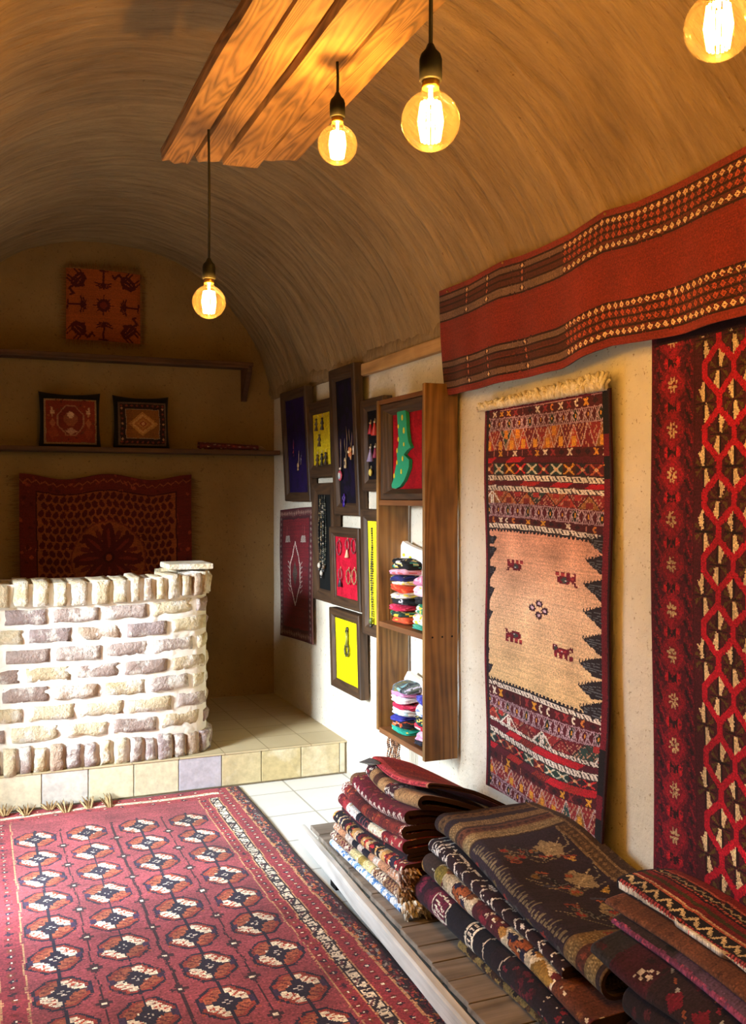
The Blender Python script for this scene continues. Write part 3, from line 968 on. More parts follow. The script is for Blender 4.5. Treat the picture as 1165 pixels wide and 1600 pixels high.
# ================================================================== THE LONG RED BAND NAILED ALONG THE VAULT
def make_band():
    xp = 1.785
    def z_y(pts): 
        q = sorted((onX(px, py, xp)[1], onX(px, py, xp)[2]) for px, py in pts)
        return np.array([a for a, b in q]), np.array([b for a, b in q])
    f = lambda l: [(680 + a / 2.402, 230 + b / 2.402) for a, b in l]
    ty, tz = z_y(f([(20, 540), (135, 495), (250, 430), (330, 405), (430, 362), (520, 320), (640, 240), (760, 205), (900, 140), (1000, 90), (1165, 2)]))
    by_, bz = z_y(f([(22, 930), (130, 912), (300, 868), (450, 832), (560, 785), (650, 745), (760, 728), (900, 698), (1060, 655), (1165, 628)]))
    ya, yb = 3.575, 1.05
    c = Cv(ya - yb, 0.44, 0.0036, '76251c')
    U = c.U; Q = 1 - c.V / c.h            # 0 at the top edge
    y = ya - U
    left = U < (ya - 2.66)                 # the plainer far end
    fade = np.clip((U - (ya - 2.74)) / .16, 0, 1)
    def band(q0, q1, col, msk=True): c.m((Q >= q0) & (Q < q1) & msk, col)
    band(0, .055, '7a2c22'); band(.055, .31, '5c2a20'); band(.68, .94, '64291f'); band(.94, 1, '7c2a22')
    for q in (.058, .112, .165, .225, .305, .690, .745, .80, .868, .938): band(q - .008, q + .008, '2c1614')
    for a, b in ((.066, .104), (.12, .157), (.173, .217), (.233, .297), (.70, .737), (.753, .79), (.81, .86), (.876, .93)):
        colr = ['6c5040', '52251c', '4e251c', '6e5444'][(0 if a < .11 else 1 if a < .17 else 2 if a < .23 else 3) if a < .5 else (3 if a < .74 else 1 if a < .8 else 2 if a < .87 else 0)]
        band(a, b, colr, left)
        w = left & (Q >= a) & (Q < b)
        c.a[w] *= (1 + .16 * np.sin(U[w] / .0045 * PI))[:, None]
    def row(q, col, st, r, msk):
        n = int(c.w / st)
        for k in range(n):
            u = (k + .5) * st
            if not msk(u): continue
            v = (1 - q) * c.h
            c.dia(u, v, r * 1.5, r * 1.35, '3a1a18'); c.dia(u, v, r * 1.05, r, col)
            c.rect(u - r * .25, v - r * .25, u + r * .25, v + r * .25, '7a3024')
    rows = ((.085, 'cda678'), (.138, 'a8482c'), (.195, 'a8482c'), (.268, 'cfae84'), (.712, 'd6b080'), (.772, 'b04c2c'), (.835, 'b04c2c'), (.905, 'd8b384'))
    for q, col in rows:
        row(q, col, .0285, .0105, lambda u: u > ya - 2.66)
    for yy in (onX(732, 470, xp)[1], onX(765, 455, xp)[1], onX(817, 430, xp)[1]):
        for q, col in rows:
            u = ya - yy
            for du in (-.007, .007): c.dia(u + du, (1 - q) * c.h, .011, .011, '3a1a18')
            c.dia(u, (1 - q) * c.h, .0085, .009, col if q in (.085, .268, .712, .905) else 'a85a3c')
    c.grain(.06, .02, .25)
    def fn(u, v):
        y = ya - u; q = 1 - v / c.h
        zt = np.interp(y, ty, tz); zb = np.interp(y, by_, bz)
        z = zt + (zb - zt) * q
        x = xp - .006 + .018 * q + .010 * np.sin(u * 9.5 + 1.0) * (0.25 + q) - .012 * np.sin(q * PI) + .006 * np.sin(u * 23) * q
        return x, y - .012 * np.sin(q * 3.2) * (u < .3) * (1 - u / .3), z
    t = thing('wall_band', 'long dark red woven band nailed across the top of the right wall', 'wall hanging', (1.785, 2.3, 2.0))
    cloth('woven_band', c, fn, 0.006, M_cloth, t, back=hx('4a221c'), edge=hx('3a1a18'))
    for px, py in ((698, 453), (784, 408), (944, 331)):
        mb = MB(); p = onX(px, py, xp - .012); mb.ball((p[0] + .002, p[1], p[2] - .006), .0042, 8); mb.build('nail', M_brass, t)
make_band()

# ================================================================== BANDED KILIM WITH ANIMALS
def make_kilim():
    xk = 1.838
    ya, yb, z0, z1 = 3.305, 2.485, 0.372, 1.850
    ya, yb = onX(757, 640, xk)[1], onX(954, 610, xk)[1]
    zt = onX(757, 640, xk)[2]; zb = onX(755, 1225, xk)[2]
    c = Cv(ya - yb, zt - zb, 0.0033, '6a1c24')
    y = ya - c.U; z = zb + c.V
    d = xk * SN + y * CS
    PXX = 582.5 + 1500 * (xk * CS - y * SN) / d
    PYY = 778 - 1500 * (z - EYE) / d
    t = (PXX - 764.7) / (940 - 764.7)
    kx = (740, 600); K = 4.854
    def curve(L, Mv, R, oy):
        L, Mv, R = oy + L / K, oy + Mv / K, oy + R / K
        tm = 0.5
        c2 = (L + R - 2 * Mv) * 2; c1 = R - L - c2
        return L + c1 * t + c2 * t * t
    maroon, dkm, red, navy, lav, wht, org, grn, gold, pink = '5e1a26', '45161f', 'a81e2c', '262028', 'b79aa4', 'ded2c4', 'c87838', '2e4a42', 'd09030', 'c08a7c'
    tops = [(195,122,42),(215,150,72),(262,214,150),(368,322,282),(512,488,470),(560,550,545),(602,597,600),(692,694,708),(732,742,758),(768,784,804),(808,828,846),(900,922,962),(1004,1038,1078),(1052,1084,1142),(1092,1128,1184)]
    kinds = ['edge','mot','zig','tri','mot','diag','xrow','white','diag','white','arrow','zig','mot','white']
    bots = [(102,256,396),(138,296,440),(212,376,492),(296,500,605),(376,592,722),(404,622,760),(452,684,808),(492,732,862),(568,806,930),(620,872,992),(694,932,1072),(806,1072,1256),(905,1190,1385),(1000,1290,1500)]
    kindb = ['white','mot','zig','arrow','white','diag','white','xrow','diag','mot','tri','zig','edge']
    S = c.U
    def motif(kind, q, s, mk, sd):
        A = c.a
        def put(m_, col): A[mk & m_] = c.c(col)
        if kind == 'edge': put(q > -1, '701a28'); put((q > .8), 'c08a84')
        elif kind == 'white':
            put(q > -1, wht)
            f = np.mod(s / .044 - .5 * q, 1.0)
            put((f < .22) & (np.abs(q - .5) < .34), '3a3034'); put((np.abs(f - .6) < .07) & (np.abs(q - .55) < .3), '6a5a58'); put((np.abs(q - .5) > .42), '4a3a38')
        elif kind == 'diag':
            put(q > -1, '541826'); i = np.floor(s / .10 + q * .45 + sd)
            put(cell_id(i, sd) > .55, 'b01a28'); put((cell_id(i, sd + 3) > .8) & (np.mod(s / .012 + q * 2, 1) < .5), '8a3020')
            put(np.abs(q - .5) > .45, '3a161c')
        elif kind == 'mot':
            put(q > -1, '4a1820'); i = np.floor(s / .050); f = np.mod(s / .050, 1) - .5; r = cell_id(i, sd)
            p = (q - .5)
            xs = (np.abs(np.abs(f) - np.abs(p) * .62) < .12) & (np.abs(p) < .36)
            cs = (np.abs(np.hypot(f, p * .8) - .24) < .09) & (f < .08)
            for lo, hi, shp, col in ((0, .14, xs, 'd8c8b4'), (.14, .30, xs, gold), (.30, .42, cs, 'd8c8b4'), (.42, .54, cs, org), (.54, .62, (np.abs(f) < .06) & (np.abs(p) < .36), 'b06a5a'), (.62, .85, np.abs(f) + np.abs(p) < .36, '2a161e'), (.85, 1.1, xs, '8a2c30')):
                put((r >= lo) & (r < hi) & shp, col)
        elif kind == 'zig':
            put(q > -1, '541a26'); P_ = .072
            f = s / P_
            i = np.floor(f); put((np.mod(i, 2) == 0) & (np.abs(np.mod(f, 1) - .5) < .28) & (np.abs(q - .5) < .35), '23251f')
            for ph, sc in ((0, 1.0), (.5, 1.0)):
                w = tri(f + ph)
                put(np.abs(q - w) < .065, lav)
            put((np.abs(np.mod(f, .5) - .25) < .024) & (np.abs(q - .5) < .46), lav)
            put((np.abs(np.mod(f + .12, .5) - .25) < .018) & (q > .45) , 'a58a96')
            put((np.abs(q - .08) < .035) | (np.abs(q - .93) < .035), 'a07f8a')
            put((np.abs(np.mod(f, 1) - .5) < .05) & (np.abs(q - .5) < .12), gold)
        elif kind in ('tri', 'arrow'):
            P_ = .080 if kind == 'tri' else .125
            f = s / P_; w = tri(f); i = np.floor(f + .0)
            up = q > 1 - (1 - w) * 1.02
            up = (1 - q) < (1 - w)
            pal_in = ['7a2028', '2c4440', 'b06030', '6a1c24', 'a83a30', '8a5a2c']; pal_out = ['8c2a2c', '6a1e28', '30403c', '9a5030', '701c26']
            ri = cell_id(i, sd); io = np.floor(f + .5); ro = cell_id(io, sd + 5)
            for k, col in enumerate(pal_out): put(~up & (np.floor(ro * len(pal_out)) == k), col)
            for k, col in enumerate(pal_in): put(up & (np.floor(ri * len(pal_in)) == k), col)
            st_ = np.mod(s / .0066, 2) + np.mod(np.floor(q * 9), 2)
            put((np.mod(np.floor(s / .0066) + np.floor(q * 9), 3) == 0) & (cell_id(np.floor(s / .0066) + 31 * np.floor(q * 9), sd) > .45), 'b88a70')
            fc = np.abs(np.mod(f, 1) - .5)
            put(up & (fc < .16) & (q > .52) & (q < .95) & (ri > .3), gold if kind == 'tri' else '7a2a28')
            put(~up & (np.abs(np.mod(f + .5, 1) - .5) < .15) & (q < .42) & (ro > .4), 'd0842c' if kind == 'tri' else 'a03030')
            put(np.abs((1 - q) - (1 - w)) < .055, 'c0a8a4' if kind == 'tri' else '3a1c20')
            if kind == 'arrow':
                sel = cell_id(i, sd + 9) > .62
                h = fc
                put(sel & (np.abs((1 - q) - (1 - w)) < .09), 'e6dcd0'); put(sel & (h < .10) & (q > .3), 'e6dcd0'); put(sel & (h < .03) & (np.mod(q * 6, 1) < .5) & (q > .3), '4a2a30')
        elif kind == 'xrow':
            P_ = .076; f = s / P_; i = np.floor(f); g = np.mod(f, 1) - .5; p = q - .5; r = cell_id(i, sd)
            put(q > -1, '2a2024')
            for lo, hi, colb, colx in ((0, .2, '3a1a22', 'c03030'), (.2, .4, '243a36', 'c8c0a8'), (.4, .55, '4a2018', gold), (.55, .8, '5a1a22', 'b05a3a'), (.8, 1.1, '2a2228', '9a3a34')):
                mm = (r >= lo) & (r < hi)
                put(mm & (np.abs(p) < .44), colb)
                put(mm & (np.abs(np.abs(g) - np.abs(p)) < .10) & (np.abs(p) < .4), colx); put(mm & (np.abs(g) + np.abs(p) < .17), 'd8a878')
    for tab, kn, oy, sd0 in ((tops, kinds, 600, 1), (bots, kindb, 1040, 40)):
        for k, kind in enumerate(kn):
            a = curve(*tab[k], oy); b = curve(*tab[k + 1], oy)
            q = (PYY - a) / np.maximum(b - a, 1e-6); mk = (q >= 0) & (q < 1)
            motif(kind, q, S, mk, sd0 + k)
    # plain field between the two banded ends
    a = curve(*tops[-1], 600); b = curve(*bots[0], 1040)
    q = (PYY - a) / (b - a); fld = (q >= 0) & (q < 1)
    top, mid, bot = np.array(hx('d89a80')), np.array(hx('e2bc9c')), np.array(hx('e0bf8c'))
    qq = np.clip(q, 0, 1)[..., None]
    g = np.where(qq < .45, top + (mid - top) * qq / .45, mid + (bot - mid) * (qq - .45) / .55)
    st_ = np.array([[mnoise.noise(Vector((u * 6, v * 170, 3))) for u in c.u[::6]] for v in c.v]); st_ = np.repeat(st_, 6, axis=1)[:, :c.nu]
    if st_.shape[1] < c.nu: st_ = np.pad(st_, ((0, 0), (0, c.nu - st_.shape[1])), 'edge')
    g = g * (1 + .07 * st_[..., None])
    c.a[fld] = g[fld]
    # dark saw-tooth edge of the field and comb line along the top and bottom
    f = np.mod(S / .024, 1)
    c.m(fld & ((PYY - a) < 5 * (.5 + .5 * (f < .6))), navy); c.m(fld & ((b - PYY) < 5 * (.45 + .55 * (f < .6))), '201c26')
    def P2(zx, zy):
        px, py = 740 + zx / K, 820 + zy / K
        p = onX(px, py, xk); return (ya - p[1], p[2] - zb)
    for tx, ty, by_ in ((870, 105, 222), (860, 255, 385), (850, 440, 605), (845, 645, 805), (838, 850, 1005), (808, 1030, 1172), (806, 1205, 1322), (820, 1365, 1432)):
        pts = [(1000, ty - 30), (tx + 90, ty - 20), (tx + 40, ty - 4), (tx, ty + 6), (tx + 14, ty + 26), (tx + 40, ty + 44), (tx + 50, ty + 66), (tx + 84, ty + 84), (tx + 96, ty + 108), (1000, by_)]
        c.poly([P2(*p) for p in pts], navy)
        for k in range(4): c.line([P2(tx + 30, ty + 12 + k * 10), P2(985, ty + 20 + k * 26)], .0024, '5a6068')
        for k in range(6): c.line([P2(tx + k * 24, ty + 2 - k * 3), P2(tx + k * 24 + 4, ty - 14 - k * 3)], .005, navy)
    for ty, wd, by_ in ((95, 85, 165), (175, 82, 285), (325, 72, 440), (480, 62, 610), (655, 52, 735), (800, 20, 890), (935, 34, 1035), (1060, 60, 1150)):
        c.poly([P2(90, ty - 20), P2(90 + wd, ty), P2(90 + wd * .8, ty + 30), P2(90 + wd * .6, ty + 55), P2(90 + wd * .3, by_ - 20), P2(90, by_)], navy)
        for k in range(3): c.line([P2(94, ty + 12 + k * 16), P2(90 + wd * .7, ty + 6 + k * 12)], .0022, '4e5660')
    lion = ['TT..........', '.T...HHHHH..', '.TT.HHGGHHH.', '..BBHGWGGHH.', '.BBBBHGGGHH.', '.BRRBHGGHHH.', '.BBBBHHHHH..', '.BB.BB.RR.RR', '.B..BB.RR.RR', '.BB.BB.BB.BB']
    dog = ['HHH.......TT', 'HWH......TTT', 'HGGBBBBBBB.T', 'HGGBRRBRBBT.', 'HGBBRWRRBB..', '.HBBBBBBBB..', '.BB.BB.BB.BB', '.BB.RB.BB.BB', '.RB.BB.BB.BB', '.BB.BB..B.BB']
    pal = {'T': '5e1426', 'H': '6a1628', 'B': '721a2c', 'R': 'a83a3c', 'G': '3c4444', 'W': 'd8ccd8'}
    for rows_, zx, zy, fu, fv, cs in ((lion, 303, 312, 1, -1, .0070), (lion, 716, 412, -1, -1, .0074), (lion, 297, 850, 1, 1, .0072), (dog, 680, 968, 1, 1, .0070)):
        u, v = P2(zx, zy); c.stamp(rows_, pal, u, v, cs * 1.5, fu, fv, cs * .62)
    for zx, zy in ((440, 635), (496, 603), (540, 660), (492, 690)):
        u, v = P2(zx, zy); c.ell(u, v, .021, .012, '3a1a2c'); c.ell(u, v, .010, .0055, 'c8b0c4')
        for k in range(8): c.ell(u + .021 * math.cos(k * PI / 4), v + .012 * math.sin(k * PI / 4), .0045, .003, '3a1a2c')
    # selvedges
    c.m(t < -.005, '2a1c24'); c.m(t < -.03, '6e1c2a')
    R_ = t > 1.0 + .012
    c.m(R_, '6a1726'); kk = np.floor(z / .071); c.m(R_ & ((cell_id(kk, 3) > .35) & ((z > 1.36) | (z < .72))), '17141a'); c.m(t > 1.065, '2a141c')
    c.grain(.08, .03, .3)
    def fn(u, v):
        q = v / c.h
        x = xk + .007 * np.sin(u * 7 + 1) * (1 - q) * .8 - .035 * (1 - q) ** 3 * (u / c.w) + .004 * np.sin(v * 9 + u * 5)
        zz = zb + v + (.006 * np.sin(u * 6)) * (1 - q)
        return x, ya - u, zz
    k = thing('animal_kilim', 'banded red kilim with an ochre middle and small woven animals, hung beside the shelf', 'wall hanging', (xk, (ya + yb) / 2, zb))
    cloth('kilim_field', c, fn, 0.007, M_cloth, k, back=hx('5a2a2a'), edge=hx('3a141c'))
    mb = MB()
    for q in range(620):
        u = random.random(); y = ya + .015 - u * (ya - yb + .0); zt_ = zt - .004
        l = random.uniform(.016, .052) * (.55 + .6 * u); a = random.uniform(-.6, .6)
        x = xk - random.uniform(0, .02)
        mb.tube([(x, y, zt_), (x - random.uniform(0, .012), y + a * l * .5, zt_ + l * .6), (x - random.uniform(-.004, .016), y + a * l * 1.2, zt_ + l)], [.0085, .0080, .005], 5, hx(random.choice(['efe6d0', 'e6d9bc', 'f4ecd8', 'dccdaa'])))
    mb.build('wool_fringe', M_tassel, k)
make_kilim()

# ================================================================== RED LATTICE CARPET AT THE RIGHT
def make_lattice():
    xc = 1.842
    ya, yb, zb, zt = onX(1016, 540, xc)[1], 1.12, 0.385, 2.02
    c = Cv(ya - yb, zt - zb, 0.0036, '3a101c')
    U, V = c.U, c.V
    # border with stars
    bw = .180
    b = U < bw
    c.m(b, '4a1020')
    for k in range(int(c.h / .0645) + 1):
        v = .02 + k * .129
        u = .088
        c.oct(u, v, .052, .050, '6e1424', 1.35); c.dia(u, v, .050, .060, '8a1426'); c.oct(u, v, .028, .028, '7c1626')
        c.oct(u, v + .0645, .034, .026, '8c1524', 1.4)
        c.dia(u - .022, v + .0645, .012, .014, 'b01828'); c.dia(u + .022, v + .0645, .012, .014, 'b01828')
        for sa in (-1, 1): c.poly([(u + sa * .018, v + .085), (u + sa * .002, v + .066), (u + sa * .018, v + .046)], '2a1016')
        c.rect(u - .007, v + .050, u + .007, v + .080, '2c1018')
        for a in range(8):
            an = PI / 8 + a * PI / 4
            c.ell(u + .0125 * math.cos(an), v + .0155 * math.sin(an), .0095, .0040, 'b89c72', an)
        c.rect(u - .002, v - .003, u + .002, v + .003, '4a1a1c')
    for k in range(int(c.h / .066) + 2):
        v = k * .066
        for u0 in (.012, .135):
            c.poly([(u0, v + .045), (u0 + .010, v + .045), (u0 + .034, v + .004), (u0 + .024, v)], '24121a')
            c.line([(u0 + .016, v + .056), (u0 + .036, v + .020)], .005, '7a1424')
    w = b & (np.mod(np.floor(U / .009) + np.floor(V / .009) * 3, 7) == 0); c.m(w, '6e1422')
    c.m(U < .006, '5a1020')
    # lattice field
    f = ~b & (U < c.w - .18)
    c.m(f, '46141f')
    du, dv = .0565, .176
    cu0 = .276
    for i in range(-1, int(c.w / du)):
        cu = cu0 + i * du
        if cu > c.w - .17: break
        for j in range(-1, int(c.h / dv) + 2):
            cv = .055 + j * dv + (dv / 2 if i % 2 else 0)
            clip = i == -1
            def P_(pts, col):
                if clip: pts = [(max(a, bw + .002), q) for a, q in pts]
                c.poly(pts, col)
            h, wd = .066, .044
            for sv in (1, -1):                       # side blades
                for su in (1, -1):
                    P_([(cu + su * .004, cv), (cu + su * wd * .80, cv + sv * .012), (cu + su * wd * .72, cv + sv * .026)], '54421f')
                    P_([(cu + su * .006, cv + sv * .004), (cu + su * wd * .5, cv + sv * .030), (cu + su * wd * .42, cv + sv * .036)], '4a2c20')
            s1 = 1 if i % 2 == 0 else -1
            cream = 'd6bd92'
            P_([(cu, cv + .006), (cu + s1 * .010, cv + .004), (cu + s1 * .016, cv + .022), (cu + s1 * .027, cv + .042), (cu + s1 * .015, cv + .038), (cu + s1 * .010, cv + .058), (cu + s1 * .003, cv + h * .92), (cu, cv + h * .9)], cream)
            P_([(cu, cv - .006), (cu - s1 * .010, cv - .004), (cu - s1 * .016, cv - .026), (cu - s1 * .027, cv - .044), (cu - s1 * .015, cv - .040), (cu - s1 * .010, cv - .058), (cu - s1 * .003, cv - h * .92), (cu, cv - h * .9)], cream)
            P_([(cu, cv + .004), (cu - s1 * .010, cv + .01), (cu - s1 * .006, cv + h * .85), (cu, cv + h * .9)], '241014')
            P_([(cu, cv - .004), (cu + s1 * .010, cv - .01), (cu + s1 * .006, cv - h * .85), (cu, cv - h * .9)], '241014')
            c.rect(max(cu - wd * .8, bw), cv - .0022, cu + wd * .8, cv + .0022, '1e0e12')
            hw, sd_, hh = du, .019, .069
            pts = [(cu, cv + hh), (cu + hw, cv + sd_), (cu + hw, cv - sd_), (cu, cv - hh), (cu - hw, cv - sd_), (cu - hw, cv + sd_), (cu, cv + hh)]
            if not clip: c.line(pts, .020, 'aa1128')
            else: c.line(pts[:4], .020, 'aa1128')
    c.a[b] = np.where((c.U[b] > bw - .004)[:, None], c.c('3a101a'), c.a[b])
    top = V > c.h - .075; c.m(top & (U > .02), '2a0d15')
    c.grain(.10, .02, .3)
    def fn(u, v):
        x = xc + .004 * np.sin(v * 5 + u * 3) + .003 * np.sin(u * 11)
        return x, ya - u - .012 * (1 - v / c.h), zb + v
    t = cloth('lattice_carpet', c, fn, 0.010, M_cloth, None, back=hx('4a1a20'), edge=hx('3a1018'))
    tag(t, 'tall crimson carpet with a red lattice and a starred border, hung at the right', 'wall hanging')
make_lattice()

# ================================================================== SMALL RED RUG ON THE WALL NEAR THE CORNER
def make_corner_rug():
    xc = 1.843
    ya, yb = onX(437.5, 796, xc)[1], onX(487.5, 798, xc)[1]
    zt, zb = 1.42, 0.605
    c = Cv(ya - yb, zt - zb, 0.0045, '560e18')
    W, H = c.w, c.h
    c.rect(0, 0, W, H, '4a141c'); 
    for k in range(int(H / .035)):
        for u in (.012, W - .05): c.dia(u + .018, k * .035 + .018, .014, .013, '7a6a64')
    for k in range(int(W / .035)):
        for v in (.005, H - .055): c.dia(k * .035 + .018, v + .025, .013, .018, '8a6a60')
    c.rect(.055, .055, W - .055, H - .055, '3a0e18'); c.rect(.068, .068, W - .068, H - .068, '640f1a')
    m = W / 2
    hexa = [(m, H * .74), (m + .10, H * .56), (m + .10, H * .42), (m, H * .26), (m - .10, H * .42), (m - .10, H * .56), (m, H * .74)]
    c.line(hexa, .012, 'c4b4aa'); c.poly([(m, H * .60), (m + .05, H * .50), (m, H * .40), (m - .05, H * .50)], '4a3a34')
    for sg in (-1, 1):
        for k in range(7):
            c.line([(m + sg * .10, H * (.36 + .035 * k)), (m + sg * .14, H * (.38 + .035 * k))], .008, '9a8a84')
        u = m + sg * .15
        c.poly([(u - .05, H * .74), (u + .05, H * .74), (u + .035, H * .79), (u - .035, H * .79)], '9c8c84'); c.line([(u - .02, H * .80), (u - .02, H * .86)], .008, '8a3a3c'); c.line([(u + .02, H * .80), (u + .02, H * .86)], .008, '8a3a3c')
        for k in range(4): c.dia(m + sg * .19, H * (.2 + .12 * k), .016, .03, '5c1a22')
    for k in range(7): c.dia(.10 + k * .065, H * .15, .02, .03, '5a1420')
    c.grain(.09, .05)
    t = cloth('prayer_rug', c, lambda u, v: (xc + .003 * np.sin(v * 8 + u * 4), ya - u, zb + v + .008 * np.sin(u * 3) + .02 * u / W), 0.008, M_cloth, None, back=hx('5a1a20'), edge=hx('6a4a44'))
    tag(t, 'small dark red rug with a pale pointed medallion hung low by the corner', 'wall hanging')
make_corner_rug()

# ================================================================== BACK WALL: PRINTED CLOTHS, SHELVES, CUSHIONS, ROLLED CLOTH
def fringe(name, parent, pts, dirs, cols, n=6, r=.0016, lmin=.02, lmax=.045):
    mb = MB()
    for (p, d) in zip(pts, dirs):
        l = random.uniform(lmin, lmax); d = Vector(d); j = Vector((random.uniform(-.3, .3), 0, random.uniform(-.3, .3))) * l
        p = Vector(p)
        mb.tube([p, p + d * l * .5 + j * .3 + Vector((0, -.003, 0)), p + d * l + j], [r * 1.3, r, r * .5], 4, hx(random.choice(cols)))
    return mb.build(name, M_tassel, parent)
def make_back_cloths():
    yc = BY - .018
    x0, zt = onY(103, 418, yc)[0], onY(103, 418, yc)[2]
    x1, zb = onY(219, 540, yc)[0], onY(219, 537, yc)[2]
    c = Cv(x1 - x0, zt - zb, .004, '8e4418'); W, H = c.w, c.h
    ink = '4a1612'
    c.rect(.02, .02, W - .02, H - .02, '96481a')
    def sun(u, v):
        for k in range(16):
            a = k * PI / 8; L = .066 if k % 2 == 0 else .050
            c.poly([(u + .034 * math.cos(a - .16), v + .034 * math.sin(a - .16)), (u + L * math.cos(a), v + L * math.sin(a)), (u + .034 * math.cos(a + .16), v + .034 * math.sin(a + .16))], ink)
        c.ell(u, v, .038, .038, ink); c.ell(u, v, .022, .022, '6e2414')
    def palm(u, v, a):
        R = lambda p, q: (u + p * math.cos(a) - q * math.sin(a), v + p * math.sin(a) + q * math.cos(a))
        c.line([R(0, -.06), R(0, .02)], .010, ink); c.line([R(-.025, -.06), R(.025, -.062)], .009, ink)
        for k in range(7):
            b = PI * (.02 + .96 * k / 6); c.line([R(0, .018), R(.026 * math.cos(b), .022 + .026 * math.sin(b)), R(.050 * math.cos(b), .012 + .040 * math.sin(b))], .0085, ink)
    def camel(u, v, a):
        R = lambda p, q: (u + p * math.cos(a) - q * math.sin(a), v + p * math.sin(a) + q * math.cos(a))
        c.poly([R(*p) for p in ((-.055, -.01), (-.045, .03), (-.015, .040), (.0, .058), (.02, .042), (.045, .028), (.052, -.008), (.03, -.028), (-.03, -.030))], ink)
        c.line([R(.045, .01), R(.075, .005), R(.080, .045)], .014, ink); c.line([R(.076, .046), R(.098, .040)], .013, ink)
        for p in (-.045, -.025, .022, .040): c.line([R(p, -.02), R(p * 1.1, -.062)], .009, ink)
        c.line([R(-.02, .01), R(.02, .02)], .004, '9a4a20'); c.line([R(-.03, -.008), R(.03, -.006)], .004, '9a4a20')
    m = W / 2; n = H / 2
    sun(m, n); q = .155
    palm(m, n - q, 0); palm(m, n + q, PI); palm(m - q, n, PI / 2 * 3); palm(m + q, n, PI / 2)
    for su, sv, a in ((-1, -1, -.75), (1, -1, .75), (-1, 1, PI + .75), (1, 1, PI - .75)): camel(m + su * q, n + sv * q, a)
    c.grain(.05, .03)
    t = thing('animal_print_cloth', 'small orange square cloth printed with camels, palms and a sun, above the top shelf', 'wall hanging', ((x0 + x1) / 2, yc, zb))
    cloth('printed_square', c, lambda u, v: (x0 + u, yc + .004 * np.sin(u * 12 + v * 5), zb + v + .004 * np.sin(u * 9)), .003, M_print, t, edge=hx('8a4a20'))
    pts, dirs = [], []
    for k in range(110):
        f = k / 110
        pts += [(x0 + f * W, yc, zt), (x0 + f * W, yc, zb), (x0, yc, zb + f * H), (x1, yc, zb + f * H)]; dirs += [(0, 0, 1), (0, 0, -1), (-1, 0, 0), (1, 0, 0)]
    fringe('fringe', t, pts, dirs, ['8a5c26', '7a4e20', '94662e'])

    # the large one, partly behind the counter
    x0, x1 = onY(30, 800, yc)[0], onY(299, 800, yc)[0]; zt, zb = onY(160, 745, yc)[2], .52
    c = Cv(x1 - x0, zt - zb, .0045, '5c1c16'); W, H = c.w, c.h
    for k in range(260):
        u, v = random.random() * W, random.random() * H
        c.ell(u, v, random.uniform(.008, .018), random.uniform(.006, .012), random.choice(['74281c', '4a1614', '8a3a22']), random.random() * 3)
    for k in range(int(W / .05)): c.line([(k * .05, H - .03), (k * .05 + .02, H - .05), (k * .05 + .05, H - .03)], .006, '8a4626')
    bw = .105
    c.rect(bw - .012, bw - .012, W - bw + .012, H - bw + .012, '3a1010')
    c.rect(bw, bw, W - bw, H - bw, '84421f')
    j = 0; v = H - bw - .028
    while v > bw + .02:
        u = bw + .022 + (.020 if j % 2 else 0)
        while u < W - bw - .02:
            a = .55 if j % 2 else -.55
            c.ell(u, v, .0165, .0215, '4a1210', a); c.ell(u - .006 * np.sign(a), v + .016, .008, .010, '4a1210', -a)
            u += .043
        v -= .049; j += 1
    cu, cv = W / 2, onY(170, 873, yc)[2] - zb
    c.ell(cu, cv, .232, .232, '6a2a18'); c.ell(cu, cv, .222, .222, '84421f')
    for k in range(8):
        a = PI / 2 + k * PI / 4
        c.ell(cu + .118 * math.cos(a), cv + .118 * math.sin(a), .098, .040, '4c1412', a); c.ell(cu + .190 * math.cos(a + .13), cv + .190 * math.sin(a + .13), .026, .014, '4c1412', a + .9)
        b = a + PI / 8
        c.ell(cu + .155 * math.cos(b), cv + .155 * math.sin(b), .040, .014, '5a1c16', b); c.ell(cu + .20 * math.cos(b), cv + .20 * math.sin(b), .014, .02, '7a3a1e', b)
        c.ell(cu + .12 * math.cos(a), cv + .12 * math.sin(a), .060, .010, '6e241a', a)
    c.ell(cu, cv, .036, .036, '3a0e0e'); c.ell(cu, cv, .020, .020, '8a3c1e')
    c.grain(.05, .03)
    t = thing('boteh_print_cloth', 'large dark red cloth printed with rows of leaf motifs and a rosette, behind the counter', 'wall hanging', ((x0 + x1) / 2, yc, zb))
    def fn(u, v):
        q = v / H
        z = zb + v + q * (.018 * np.cos(u / W * 4 * PI) * 1.0)
        return x0 + u + .012 * (1 - q) * np.sin(v * 4), yc + .006 * np.sin(u * 7) * q - .004, z
    cloth('printed_cloth', c, fn, .003, M_print, t, edge=hx('6a2a1a'))
    pts, dirs = [], []
    for k in range(170):
        f = k / 170; pts += [(x0, yc - .003, zb + f * H), (x1, yc - .003, zb + f * H)]; dirs += [(-1, 0, -.1), (1, 0, -.1)]
    fringe('fringe', t, pts[0::2], dirs[0::2], ['7a5228', '8c6232', '6a4420'], r=.0017, lmin=.03, lmax=.075)
    fringe('fringe', t, pts[1::2], dirs[1::2], ['7a5228', '8c6232', '6a4420'], r=.0017, lmin=.03, lmax=.075)
make_back_cloths()

